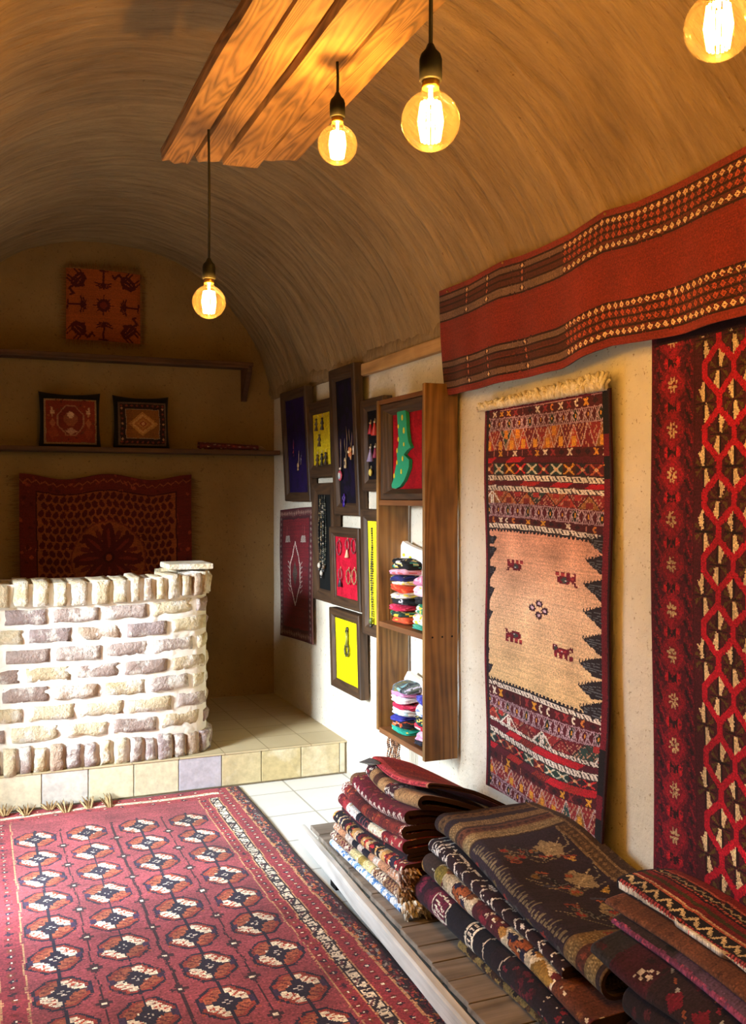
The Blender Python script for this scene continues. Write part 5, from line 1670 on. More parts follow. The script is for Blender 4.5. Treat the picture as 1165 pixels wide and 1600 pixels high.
upr = [(.024, '3aa08a', ['58b8a0'], 'teal folded socks at the bottom right of the upper shelf', .0, .0, None), (.052, 'f4f0ea', ['f0d840', 'e8a0c0', 'ffffff'], 'white daisy socks at the lower right of the upper shelf', .0, .0, None), (.040, '2a8a68', ['e8d850', 'f0f0e0'], 'green and yellow socks above the white daisy socks', .0, .0, None), (.040, '18181c', ['38383f'], 'plain black socks right of the black and grey pair', .0, .0, None), (.050, 'f0d0dc', ['f0e070', 'e8a8c4', 'ffffff'], 'pale pink flowered socks on the right of the upper shelf', .0, .0, None), (.040, 'dc8cb4', ['e8b0cc', 'f4d0e0'], 'pink socks topping the right-hand pile of the upper shelf', .0, .0, None)]
stack(ZS2, upr, yr, xm - .004, .13, .115, 40, 'upper')
lo = [(.030, '1fa088', ['f0c850', '2ab8a0'], 'teal folded socks at the bottom of the lower sock pile', .01, .04, None),
      (.028, '16141a', ['d86a2c', 'c84a20', 'e8a0a0'], 'black socks with orange rings in the lower sock pile', .0, -.04, None),
      (.028, '2c2e8a', ['3a3ca0'], 'dark blue folded socks in the lower sock pile', .015, .05, None),
      (.032, 'e6ecf2', ['78a0c8', 'ffffff', 'b8d8e0'], 'white and pale blue socks in the middle of the lower sock pile', -.01, .0, None),
      (.028, 'b81c44', ['d04060', '6a1020'], 'crimson folded socks in the lower sock pile', .0, .06, None),
      (.030, 'ece8ea', ['d8d8e0', 'e0b0d0'], 'white folded socks with pink flecks in the lower sock pile', .0, -.02, None),
      (.024, 'd88cc0', ['e8b0d8'], 'pink folded socks near the top of the lower sock pile', .0, .08, None),
      (.034, '5a6468', ['6a7268'], 'grey, olive and pale blue striped socks on top of the lower sock pile', -.01, .15, ['8ac0cc', '7a7448', 'c8c4d8', '30343a'])]
stack(ZS1, lo, yl, xm, .15, .115, 70, 'lower')
lor = [(.026, '1a1c28', ['2a2c3c'], 'dark navy socks at the bottom right of the lower shelf', .0, .0, None), (.040, 'e8b8d0', ['f4d8e6', 'd890b0'], 'pale pink socks at the lower right of the lower shelf', .0, .0, None), (.034, 'c02040', ['e8d0c8', 'd84860'], 'red socks above the pale pink pair on the lower shelf', .0, .0, None), (.030, '1c2a30', ['e8d060', '3aa090'], 'dark socks with yellow spots at the right of the lower shelf', .0, .0, None), (.055, 'e8eaf4', ['4a58b8', 'ffffff', '88a0d8'], 'white and blue patterned socks at the right of the lower shelf', .0, .0, None), (.040, '3a3a9c', ['5058c0'], 'violet-blue socks topping the right-hand pile of the lower shelf', .0, .0, None)]
stack(ZS1, lor, yr, xm - .004, .13, .115, 90, 'lower')

def white_sock(label, py0, py1, pxs, spots, ear):
    xk_ = WX - .03
    pts = [onX(a, b, xk_)[1:] for a, b in pxs]
    t = thing('white_sock', label, 'sock', (xk_, pts[0][0], min(p[1] for p in pts)))
    mb = MB(); mb.prism_x(pts, xk_ - .012, xk_ + .012, hx('f4f2ec')); o = mb.build('sock_body', M_knit, t)
    for a, b, r, col in spots:
        y, z = onX(a, b, xk_)[1:]
        mb = MB(); mb.prism_x([(y + r * 1.6 * math.cos(k * PI / 5), z + r * math.sin(k * PI / 5)) for k in range(10)], xk_ - .0145, xk_ - .011, hx(col)); mb.build('printed_spot', M_knit, t)
T4 = lambda l: [(570 + a / 7.28, 820 + b / 7.28) for a, b in l]
white_sock('white sock with two yellow spots standing upright behind the upper sock pile', 0, 0, T4([(455, 185), (430, 240), (436, 400), (500, 560), (560, 640), (660, 640), (700, 560), (700, 300), (640, 280), (560, 245), (500, 215)]),
           [(*T4([(470, 342)])[0], .008, 'd8d030'), (*T4([(543, 375)])[0], .008, 'c8d030'), (*T4([(535, 475)])[0], .009, 'd0c838')], 1)
T5 = lambda l: [(560 + a / 6.472, 1010 + b / 6.472) for a, b in l]
white_sock('white sock with a green leaf print standing upright behind the lower sock pile', 0, 0, T5([(520, 250), (485, 320), (490, 420), (495, 620), (660, 640), (690, 560), (690, 360), (640, 335), (570, 290)]),
           [(*T5([(545, 378)])[0], .007, '4a8a3a'), (*T5([(535, 390)])[0], .004, '4a8a3a'), (*T5([(560, 498)])[0], .013, '2a6a58'), (*T5([(600, 515)])[0], .010, '2a6a58'), (*T5([(510, 505)])[0], .008, '4a7a6a')], 0)

# brown bead strands hanging under the shelf unit
ys = [yf - .018 - k * .021 for k in range(5)]
for k, y in enumerate(ys):
    x = XS + .055 + (k % 2) * .02
    mb = MB(); L_ = .165 + .02 * math.sin(k * 2.1) - .012 * (k in (0, 4))
    zt = zb_ - .001
    for sgn_ in (-1, 1):
        m = int(L_ / .0085)
        for q in range(m):
            f = q / (m - 1); w = .0095 * math.sin(f * PI * .9) + .002
            mb.ball((x + .003 * math.sin(q * .9 + k), y + sgn_ * w, zt - .005 - f * L_), .0049, 6, hx(random.choice(['8a5a3a', 'a8744c', '6a4028', '97694a', '54301c'])))
    mb.tube([(x, y, zt + .002), (x, y, zt - .012)], .0015, 5, hx('5a3a24'))
    o = mb.build('bead_strand', M_jewel, None)
    tag(o, 'string of brown beads hanging below the far end of the shelf unit', 'necklace', 'brown bead strings under the shelf unit')

# ================================================================== LOW WOODEN PLATFORM
PZ = 0.118
plat = thing('low_platform', 'low weathered plank platform with a whitewashed side rail, carrying the carpet piles', 'platform', (1.55, 2.4, 0))
mb = MB()
n = 60; V = []; F = []
y0_, y1_ = 0.7, onZ(476, 1282, .10)[1]
for i in range(n + 1):
    y = y0_ + (y1_ - y0_) * i / n
    e = mnoise.noise(Vector((y * 3, 1, 0))) * .006
    hh = .090 - (0.02 if i == n else 0)
    for x, z in ((1.238 + e, .034), (1.234 + e, .040), (1.232 + e, hh + .004), (1.238 + e, hh + .012), (1.258 + e * .4, hh + .014), (1.264, hh + .008), (1.264, .034)):
        V.append((x + .045 * (y - 2.9), y + (0 if i < n else mnoise.noise(Vector((x * 40, z * 40, 0))) * .012), z))
for i in range(n):
    for k in range(7): F.append((i*7+k, i*7+(k+1) % 7, (i+1)*7+(k+1) % 7, (i+1)*7+k))
F.append(tuple(range(7))); F.append(tuple(n*7+k for k in range(6, -1, -1)))
mb.add(V, F, None, False); mb.build('side_rail', M_rail, plat)
mb = MB(); mb.box((1.78, y0_, .02), (1.84, 3.80, .098), .004); mb.build('side_rail', M_rail, plat)
y = 3.845; k = 0
while y > 0.75:
    w = random.uniform(.105, .15)
    mb = MB(); e = random.uniform(-.008, .006)
    def xf(p, k=k): return (p[0] + mnoise.noise(Vector((p[0] * 3, k * 5.1, 0))) * .004, p[1] + mnoise.noise(Vector((p[0] * 6, k * 3.3, 4))) * .004, p[2] + mnoise.noise(Vector((p[0] * 5, p[1] * 9, k))) * .003)
    mb.box((1.266 + .045 * (y - 2.9), y - w + .004, .100), (1.838, y, PZ), .003, None, xf); mb.build('deck_board', M_deck, plat)
    y -= w; k += 1
for y in (3.44, 1.95):
    mb = MB(); mb.box((1.238 + .045 * (y - 2.9), y - .03, 0.012), (1.275 + .045 * (y - 2.9), y + .03, .036), .003); mb.build('foot', M_black if y > 3 else M_rail, plat)
for y in (3.44, 1.95):
    mb = MB(); mb.box((1.785, y - .03, 0), (1.83, y + .03, .03), .003); mb.build('foot', M_rail, plat)

# ================================================================== FOLDED CARPETS ON THE PLATFORM
def fold(name, label, x0, x1, y0, y1, zb, h, t, base, paint, bend=None, res=.0048, group='carpets piled on the platform', cat='carpet'):
    """One carpet folded over: top layer, rounded fold facing the room, bottom layer. u runs along that path, v from the far end to the near end."""
    r = h / 2
    Lt = x1 - (x0 + r); L = 2 * Lt + PI * r; uf = L / 2
    c = Cv(L, y1 - y0, res, base)
    paint(c, uf)
    c.grain(.10, .05)
    def fn(u, v):
        a = np.clip((u - Lt) / r, 0, PI)
        x = np.where(u < Lt, x1 - u, np.where(u > Lt + PI * r, x0 + r + (u - Lt - PI * r), x0 + r - r * np.sin(a)))
        z = np.where(u < Lt, zb + h, np.where(u > Lt + PI * r, zb, zb + r + r * np.cos(a)))
        y = y1 - v
        if bend: x, y, z = bend(x, y, z)
        return x, y, z
    o = cloth(name, c, fn, t, M_cloth, None, edge=hx('3a2420'))
    return tag(o, label, cat, group)

def segs(c, uf, pal, wmin, wmax, seed, du=.2, wob=.004):
    rr_ = random.Random(seed); v = -.02
    while v < c.h:
        w = rr_.uniform(wmin, wmax); col = rr_.choice(pal)
        sl = rr_.uniform(-.08, .08)
        m = np.abs(c.U - uf) < du
        c.m(m & (c.V - sl * (c.U - uf) >= v) & (c.V - sl * (c.U - uf) < v + w), col); v += w
def flecks(c, uf, pal, n, s0, s1, seed, du=.15, kind='dia'):
    rr_ = random.Random(seed)
    for k in range(n):
        u, v = uf + rr_.uniform(-du, du), rr_.uniform(0, c.h); s = rr_.uniform(s0, s1)
        if kind == 'dia': c.dia(u, v, s, s * rr_.uniform(.6, 1.3), rr_.choice(pal))
        elif kind == 'ell': c.ell(u, v, s, s * .6, rr_.choice(pal), rr_.random() * 3)
        else: c.line([(u, v), (u + rr_.uniform(-s, s) * 2, v + rr_.uniform(-s, s) * 2)], s * .5, rr_.choice(pal))
def lattice(c, uf, v0, v1, col, st=.022, w=.005, du=.07):
    m = (np.abs(c.U - uf) < du) & (c.V > v0) & (c.V < v1)
    a = np.mod((c.U - uf) / st + c.V / st, 1); b = np.mod((c.U - uf) / st - c.V / st, 1)
    c.m(m & ((a < w / st) | (b < w / st)), col)

def bend1(x, y, z):
    s = np.clip((x - 1.42) / .42, 0, 1)
    k = 1 - .46 * s ** 1.3
    z = PZ + .002 + (z - PZ - .002) * k
    hgt = (z - PZ)
    z = z + hgt * .06 * np.sin(y * 7.0 + 1.0) + hgt * .05 * (3.2 - y)
    return x + .010 * np.sin(y * 6 + z * 11) * np.clip((z - PZ) / .1, 0, 1) , y + .010 * np.sin(x * 9 + z * 20), z
Y0, Y1, X1 = 2.93, 3.56, 1.825
zc = PZ + .003
G1 = 'folded carpets in the far pile'
def p_blue(c, uf):
    flecks(c, uf, ['6a96cc', '8ab0dc', '4a7ab8'], 150, .008, .018, 1, .08, 'ell'); flecks(c, uf, ['f6f8fa'], 60, .006, .012, 2, .08)
f_blue = fold('folded_cloth', 'pale blue and white folded cloth at the very bottom of the far pile', 1.300, X1, Y0 - .04, Y1 + .01, zc, .026, .009, 'e6edf4', p_blue, bend1, group=G1, cat='cloth')
def p_cream(c, uf):
    segs(c, uf, ['b9a48c', '9a7a58', 'd8c8b0'], .05, .1, 3); lattice(c, uf, 0, .2, '5a1c2a'); c.rect(uf - .1, .20, uf + .1, .40, 'e4d49a'); c.rect(uf - .1, .28, uf + .1, .32, 'a89048'); lattice(c, uf, .42, .8, '4a1a28')
    flecks(c, uf, ['e8dcc8'], 50, .006, .012, 4, .08)
f_cream = fold('folded_carpet', 'cream and yellow folded carpet with maroon lattice, second lowest in the far pile', 1.302, X1, Y0, Y1, zc + .028, .036, .014, 'c8b090', p_cream, bend1, group=G1)
def p_peach(c, uf):
    segs(c, uf, ['1c1a28', 'c08a68', '5a1c22', 'd8c4b4', '3a1a20', 'b8805c'], .035, .09, 5); lattice(c, uf, .0, .06, 'd8c8b8'); lattice(c, uf, .5, .62, 'd8c0b0')
f_peach = fold('folded_carpet', 'navy and peach banded folded carpet third from the bottom of the far pile', 1.312, X1, Y0 + .01, Y1 - .01, zc + .066, .036, .014, '3a1a24', p_peach, bend1, group=G1)
def p_multi(c, uf):
    segs(c, uf, ['201820', 'a83030', 'c89858', '6a1a22', 'd8b890', '2a2438', 'b85a30'], .012, .032, 7); flecks(c, uf, ['e0ccb0', 'd0a050', '1a1620', 'b02a30'], 160, .005, .010, 8, .06)
f_multi = fold('folded_carpet', 'black, red and gold finely banded folded carpet in the middle of the far pile', 1.308, X1, Y0, Y1 - .01, zc + .104, .042, .016, '2a181e', p_multi, bend1, group=G1)
def p_dark(c, uf):
    segs(c, uf, ['1c1218', '3a141c', '26161c'], .06, .14, 9); flecks(c, uf, ['8a2a2c', '6a4a3a'], 60, .004, .008, 10, .06)
fold('folded_carpet', 'thin near-black folded carpet sunk between brighter ones in the far pile', 1.336, X1, Y0 + .02, Y1 - .03, zc + .148, .022, .010, '20141a', p_dark, bend1, group=G1)
def p_red6(c, uf):
    segs(c, uf, ['8a2030', 'a8323c', '7a1a28'], .05, .12, 11); flecks(c, uf, ['d8b090', '5a1420', 'c85038', 'e0c8b0'], 170, .004, .009, 12, .07)
    c.rect(uf - .1, .10, uf + .005, .20, 'e0ddd8'); c.rect(uf - .1, .20, uf + .004, .31, '1c1c2a'); c.rect(uf - .1, .31, uf + .006, .42, 'e6dcc4')
    for k in range(4): c.rect(uf - .1, .235 + k * .022, uf + .1, .241 + k * .022, '8a4a50')
    flecks(c, uf, ['c8a868', '8a3a38'], 30, .004, .007, 13, .05)
f_red = fold('folded_carpet', 'red folded carpet with white, navy and cream bands on its fold, in the far pile', 1.322, X1, Y0 + .02, Y1 - .02, zc + .172, .040, .017, '8a2030', p_red6, bend1, group=G1)
def p_rb(c, uf):
    segs(c, uf, ['7a2a24', '8c3428', '5a1c20', '6a2420'], .03, .07, 14); flecks(c, uf, ['2a1a1e', 'a84a34', '3a1a20', 'b8683c'], 150, .006, .012, 15, .09, 'line')
    c.rect(uf - .1, 0, uf + .1, .04, 'c8b0a4'); lattice(c, uf, 0, .05, '5a2028'); lattice(c, uf, .55, .75, 'd0b8b0')
fold('folded_carpet', 'rust-red folded carpet with dark strokes, high in the far pile', 1.332, X1, Y0 + .03, Y1 - .03, zc + .214, .041, .017, '7a2a24', p_rb, bend1, group=G1)
def p_oval(c, uf):
    flecks(c, uf, ['8a2436', '6a1626', 'a03a44'], 120, .008, .016, 16, .15); flecks(c, uf, ['7a5a3a', 'a88858'], 40, .005, .009, 17, .12)
    for k in range(16): c.ell(uf + .012, .07 + k * .042, .022, .014, 'd8c4b8', .5); c.ell(uf + .012, .07 + k * .042, .012, .006, '5a1424', .5)
    c.rect(uf - .1, 0, uf + .1, .03, '6a4a34')
f_oval = fold('folded_carpet', 'maroon folded carpet with a row of white ovals, below the tan one', 1.350, X1, Y0 + .03, Y1 - .08, zc + .258, .048, .018, '641626', p_oval, bend1, group=G1)
def p_tan(c, uf):
    flecks(c, uf, ['a8825a', '96724c', 'b08c62'], 120, .008, .016, 18, .15)
    for v0, wd in ((0, .06), (.22, .09), (.50, .06), (.57, .09)):
        c.rect(uf - .2, v0, uf + .2, v0 + wd, '3a1620')
        flecks2 = random.Random(int(v0 * 100))
        for k in range(int(60 * wd / .06)):
            c.dia(uf + flecks2.uniform(-.12, .12), v0 + flecks2.uniform(0, wd), .007, .007, flecks2.choice(['d8d0c4', 'c8bcb0', '8a2a34']))
    c.rect(uf - .1, .10, uf + .01, .15, '4a2a20')
def bendt(x, y, z):
    x, y, z = bend1(x, y, z); return x, y, z
f_tan = fold('folded_carpet', 'tan folded carpet with dark bands of white rosettes, under a red cloth', 1.392, X1, Y0 + .01, Y1 - .12, zc + .308, .050, .015, 'a07c54', p_tan, bend1, group=G1)
def p_redtop(c, uf):
    segs(c, uf, ['7a1a20', '86221f', '6a141c', '8c2a24'], .02, .06, 20, 2.0); flecks(c, uf, ['a03a2c', '5a1018', '94421f'], 400, .004, .010, 21, .42, 'line')
    c.rect(uf - .040, 0, uf + .06, c.h, 'b84048'); c.rect(uf - .004, 0, uf + .002, c.h, '7a1c28'); flecks(c, uf, ['a0303c', 'c8585c'], 60, .006, .012, 22, .035)
    c.rect(0, 0, c.w, .012, 'a03038'); c.rect(0, c.h - .015, c.w, c.h, 'b07058')
def bendr(x, y, z):
    x, y, z = bend1(x, y, z)
    w = np.clip((3.3 - y) / .5, 0, 1)
    return x + .05 * (3.42 - y) * (1 - np.clip((x - 1.4) / .4, 0, 1)), y, z + .007 * (1 + np.sin(y * 16 + x * 7)) * np.clip((x - 1.42) * 6, 0, 1) + .012 * w
f_top = fold('folded_cloth', 'red woven cloth with a pinkish edge lying on top of the far pile', 1.408, X1, Y0 + .02, Y1 - .13, zc + .3700, .018, .007, '7a1a20', p_redtop, bendr, group=G1, cat='cloth')
mb = MB()
a, b_, d = onX(594, 1193, 1.42), onX(578, 1188, 1.41), onX(561, 1191, 1.40)
mb.tube([a, ((a[0]+b_[0])/2, (a[1]+b_[1])/2, b_[2] + .004), b_, d], [.005, .009, .010, .0015], 8, hx('4a4440'))
mb.tube([a, (b_[0], b_[1] - .01, b_[2] - .012), d], [.004, .006, .0012], 6, hx('6a645c'))
mb.build('corner_tassel', M_tassel, f_top)
def tuft(parent, cx, cy, cz, sx, sz, n, cols, ln=.05):
    mb = MB()
    for k in range(n):
        p = Vector((cx + random.uniform(-sx, sx), cy + random.uniform(0, .02), cz + random.uniform(-sz, sz)))
        d = Vector((random.uniform(-.5, .3), -1, random.uniform(-.55, .35))).normalized() * random.uniform(.5, 1) * ln
        mb.tube([p, p + d * .55 + Vector((0, 0, .006)), p + d], [.0062, .0060, .002], 5, hx(random.choice(cols)))
    mb.build('fringe', M_tassel, parent)
tuft(f_peach, 1.345, Y0 + .005, zc + .110, .026, .018, 170, ['a08070', 'c8aa98', '7a5a50', 'd8c4b4', '94705f'], .06)
tuft(f_cream, 1.335, Y0 - .003, zc + .060, .024, .014, 150, ['c4a888', 'b09070', '8a6a54', 'd8c4a8'], .055)
tuft(f_blue, 1.36, Y0 - .04, zc + .026, .05, .010, 170, ['e4dac8', 'd4c8b0', 'f0e8da', 'c0b498'], .07)

# ---- near pile
G2 = 'folded carpets in the near pile'
def bend2(x, y, z):
    q = np.clip((z - PZ) / .25, 0, 1)
    s = np.clip((x - 1.55) / .3, 0, 1)
    z = z + .030 * q * np.clip((y - 2.4) / .5, 0, 1) - .078 * q * np.clip((2.5 - y) / .53, 0, 1) + .006 * np.sin(y * 11 + 2) * q
    return x + .008 * np.sin(y * 8 + z * 9) * q, y + .012 * np.sin(x * 8), z
def p_spot(c, uf):
    flecks(c, uf, ['3a2418', '54361f', '2a1a14'], 150, .012, .022, 30, .1); c.rect(uf + .03, 0, uf + .3, c.h, '4a3a22')
fold('folded_carpet', 'olive folded carpet with dark spots, lowest of the near pile, lying on the bare boards', 1.362, X1, 1.96, 2.62, zc, .026, .010, '7c6438', p_spot, bend2, group=G2)
def p_navy(c, uf):
    c.rect(0, 0, c.w, .13, '2a1020'); c.rect(0, .10, c.w, .22, '5a1830')
    for k in range(40): c.ell(uf + random.uniform(-.1, .1), random.uniform(.02, .2), .02, .012, random.choice(['6a1c38', '481426']))
    c.rect(0, .24, c.w, .50, '14131e'); c.rect(0, .50, c.w, .98, '1c121c')
    def R(v0, v1, col='d6cdbc'):
        c.line([(uf - .045, v0), (uf - .055, (v0 + v1) / 2), (uf - .045, v1), (uf + .01, v1 + .008), (uf + .02, (v0 + v1) / 2), (uf + .01, v0), (uf - .045, v0)], .006, col)
        for k in range(3): c.line([(uf - .03 + k * .016, v0 + .015), (uf - .02 + k * .016, v1 - .012)], .006, col)
    R(.135, .225)
    c.rect(uf - .12, .352, uf + .08, .360, 'd8cdb8'); c.rect(uf - .12, .388, uf + .08, .396, 'd8cdb8')
    for k in range(12): c.rect(uf - .11 + k * .017, .364, uf - .103 + k * .017, .385, 'c8bcaa')
    c.line([(uf - .08, .46), (uf - .03, .45), (uf + .05, .47)], .005, 'b8ab98'); c.line([(uf - .08, .565), (uf, .55), (uf + .06, .575)], .005, 'b8ab98')
    for k in range(60): c.dia(uf + random.uniform(-.1, .08), random.uniform(.57, .72), .012, .010, random.choice(['4a1422', '5a1a28', '2a1018']))
    for r_ in range(5):
        for k in range(16): c.dia(uf - .1 + k * .013, .75 + r_ * .045 + k * .003, .0028, .0028, 'c0b4a4')
    for k in range(20): c.dia(uf + random.uniform(-.1, .08), random.uniform(.75, .95), .010, .010, '6a1a24')
    # the purple bound edge along the underside of the fold
    c.rect(uf + .052, 0, uf + .066, c.h, '6a4468'); c.rect(uf + .066, 0, c.w, c.h, '30202c')
    flecks(c, uf + .06, ['8a5a84', '543452'], 90, .003, .006, 33, .007)
f_navy = fold('folded_carpet', 'navy and maroon folded carpet with a purple edge, in the near pile', 1.346, X1, 1.98, 2.90, zc + .028, .080, .020, '1a1420', p_navy, bend2, group=G2)
def p_camel(c, uf):
    for v0, v1, col in ((0, .10, '3a2a26'), (.10, .2, 'c8b898'), (.2, .36, 'cdbfa4'), (.36, .52, '4a1a26'), (.52, .78, 'cfc2a8'), (.78, 1.1, '5a3020')): c.rect(uf - .3, v0, uf + .3, v1, col)
    flecks(c, uf, ['5a2024', '2a2640', '7a4a2a', 'b08040'], 46, .012, .024, 35, .06); flecks(c, uf, ['e0d4bc'], 40, .004, .008, 36, .06)
    c.ell(uf - .02, .13, .035, .03, '8a7a34')
    for v0 in (.27, .60):
        pts = [(uf - .05 + .1 * k / 12, v0 + .035 * math.sin(k * 1.05)) for k in range(13)]
        c.line(pts, .026, '3a1c24'); c.line(pts, .018, 'a0552c')
        c.ell(uf, v0 + .03, .016, .012, '1c1c3c'); c.ell(uf - .03, v0 - .03, .014, .012, '1c1c3c')
    c.poly([(uf - .05, .70), (uf + .03, .66), (uf + .04, .74), (uf - .02, .78)], '8a6a30')
    c.line([(uf - .04, .44), (uf + .04, .42)], .004, 'b8a090'); c.ell(uf, .42, .014, .02, '7a1c30')
f_camel = fold('folded_carpet', 'cream and brown folded carpet with bold curling motifs, in the middle of the near pile', 1.376, X1, 1.96, 2.91, zc + .110, .056, .019, 'b8a888', p_camel, bend2, group=G2)
def p_chev(c, uf):
    for k in range(3):
        c.rect(uf - .2, .004 + k * .03, uf + .2, .010 + k * .03, 'c8c0b8')
    flecks(c, uf, ['d0c8c0'], 60, .004, .009, 37, .06)
    for r_ in range(2):
        for k in range(14):
            v = .14 + k * .060
            c.line([(uf - .055, v + .012), (uf - .015, v), (uf - .002, v + .012), (uf + .032, v + .006)], .0065, 'd2c9bd')
    for k in range(8): c.rect(uf - .062, .16 + k * .1, uf - .048, .205 + k * .1, 'c4beb6')
    m = c.V < .12; 
    for k in range(50): c.dia(uf + random.uniform(-.06, .05), random.random() * .12, .008, .006, random.choice(['d8d0c8', '1a141a']))
f_chev = fold('folded_carpet', 'near-black folded carpet with rows of white zigzag strokes, just under the brown kilim', 1.402, X1, 2.12, 2.92, zc + .167, .037, .014, '241019', p_chev, bend2, group=G2)

def p_kilim(c, uf):
    br, bd = '4a3420', '2a2029'
    flecks(c, uf, ['3a2a1c', '54402a'], 300, .01, .03, 40, .5)
    def bandv(v0, v1, col): c.rect(0, v0, c.w, v1, col)
    bandv(0, .025, '2c2022'); bandv(.025, .06, '5c452c'); bandv(.06, .095, '2a1f26'); bandv(.095, .14, '6a5436'); bandv(.14, .155, '3a2a22'); bandv(.155, .19, '5a3626'); bandv(.19, .20, '7c6444'); bandv(.20, .245, '7a6848'); bandv(.245, .255, '34251e')
    for v0, v1, cc_ in ((.10, .135, '8a7250'), (.205, .24, '95845f')):
        m = (c.V > v0) & (c.V < v1) & (np.mod(c.U / .012 + c.V / .02, 1) < .35); c.m(m, cc_)
    for k in range(int(c.w / .03)): c.dia(k * .03, .172, .012, .010, '3a1f1a'); c.dia(k * .03, .042, .010, .008, '32241c')
    bandv(.255, .78, '2a202c')
    # ends that mirror: second set of bands
    bandv(.78, .79, '7c6444'); bandv(.79, .83, '6e5a3a'); bandv(.83, .865, '4a2a22'); bandv(.865, .905, '70603f'); bandv(.905, .92, '2a2024'); bandv(.92, .97, '54402a'); bandv(.97, c.h, '26201f')
    for v0, v1, cc_ in ((.795, .825, '8a7852'), (.87, .90, '8c7c58')):
        m = (c.V > v0) & (c.V < v1) & (np.mod(c.U / .012 + c.V / .02, 1) < .35); c.m(m, cc_)
    for k in range(int(c.w / .03)): c.dia(k * .03, .848, .012, .010, '6a3426'); c.dia(k * .03, .945, .012, .012, '3a2c1e')
    # border along the wall side
    ub = uf - .36
    c.rect(0, 0, uf - .385, c.h, '3a2a1e'); c.rect(uf - .385, 0, uf - .375, c.h, '7a6344'); c.rect(uf - .375, .255, uf - .335, .78, '4c3a26'); c.rect(uf - .335, .255, uf - .328, .78, '7a6344')
    for k in range(24): c.dia(uf - .355, .27 + k * .022, .012, .009, '6e5638'); c.dia(uf - .42, .02 + k * .044, .016, .014, '5a4630')
    # saw teeth and small figures of the middle field
    for k in range(34):
        v = .265 + k * .0152
        c.poly([(uf - .018, v), (uf - .048 - .012 * (k % 3), v + .006), (uf - .018, v + .013)], '6e6450'); 
    for k in range(8): c.dia(uf + .02, .27 + k * .066, .018, .022, '141420'); c.dia(uf + .012, .30 + k * .066, .012, .016, ['8a2a24', '4a4a4a', '6a5a3a'][k % 3])
    fl = random.Random(44)
    for k in range(3):
        v = .30 + k * .17
        c.line([(uf - .09, v + .03), (uf - .19, v + .10), (uf - .31, v + .06), (uf - .33, v - .02)], .004, '857a62'); c.line([(uf - .10, v + .05), (uf - .18, v + .13), (uf - .31, v + .09)], .003, '70664f')
        c.poly([(uf - .29, v + .05), (uf - .24, v + .01), (uf - .20, v + .05), (uf - .22, v + .10), (uf - .27, v + .11)], '8a7c62')
        m_ = c.win(uf - .29, v, uf - .20, v + .12)
        c.line([(uf - .30, v + .02), (uf - .19, v + .12)], .004, 'a89a7c')
        c.poly([(uf - .30, v + .11), (uf - .26, v + .125), (uf - .28, v + .145)], 'b09048')
        for q in range(5):
            uu, vv = uf - .07 - fl.random() * .17, v + .01 + fl.random() * .14
            colr = fl.choice(['8a2a24', 'a03428', '8a4a34', '7a5a28', '5a4a30'])
            c.oct(uu, vv, .016, .013, '6a5e48', 1.4); c.oct(uu, vv, .012, .010, colr, 1.4); c.line([(uu, vv), (uu - .02, vv - .03)], .0035, '7c715a')
        for q in range(4):
            uu, vv = uf - .06 - fl.random() * .26, v + fl.random() * .16
            c.line([(uu, vv), (uu - .035, vv + .01)], .008, fl.choice(['94503a', '7a3a30', '3a3c50'])); c.line([(uu, vv + .012), (uu - .03, vv + .022)], .005, fl.choice(['94503a', '8a7a60']))
        c.line([(uf - .14, v + .02), (uf - .17, v + .05), (uf - .16, v + .08), (uf - .20, v + .07)], .014, '14151f'); c.line([(uf - .14, v + .02), (uf - .17, v + .05), (uf - .16, v + .08), (uf - .20, v + .07)], .004, '5a5a5a')
def bend3(x, y, z):
    s = np.clip((x - 1.46) / .38, 0, 1)
    zi_ = z; wt = np.clip((z - (zc + .206)) / .086, 0, 1)
    top = (z > zc + .24)
    far = np.clip((y - 2.5) / .5, 0, 1)
    z = z + .030 * far + .012 * np.sin(y * 10.0 + .4) * (.3 + s) * top + .018 * np.sin(x * 9 + y * 4) * s * top - .05 * s * top * np.clip((2.9 - y) / .9, 0, 1) * .4
    z = z - .085 * np.clip((2.5 - y) / .53, 0, 1) * (1 - s)
    z = z - .06 * np.clip((2.32 - y) / .25, 0, 1) * s
    z = zi_ + (z - zi_) * wt + (1 - wt) * (.030 * .84 * np.clip((y - 2.4) / .5, 0, 1) - .085 * np.clip((2.5 - y) / .53, 0, 1) + .006 * np.sin(y * 11 + 2) * .84 + .010)
    return x + .014 * np.sin(y * 7 + 1) * (1 - s), y + .03 * (s - .3) + .020 * np.sin(x * 10), z
f_brown = fold('draped_kilim', 'dark brown figured kilim spread over the near pile and reaching the wall', 1.424, 1.818, 1.97, 2.90, zc + .206, .086, .011, '42301f', p_kilim, bend3, group=G2)

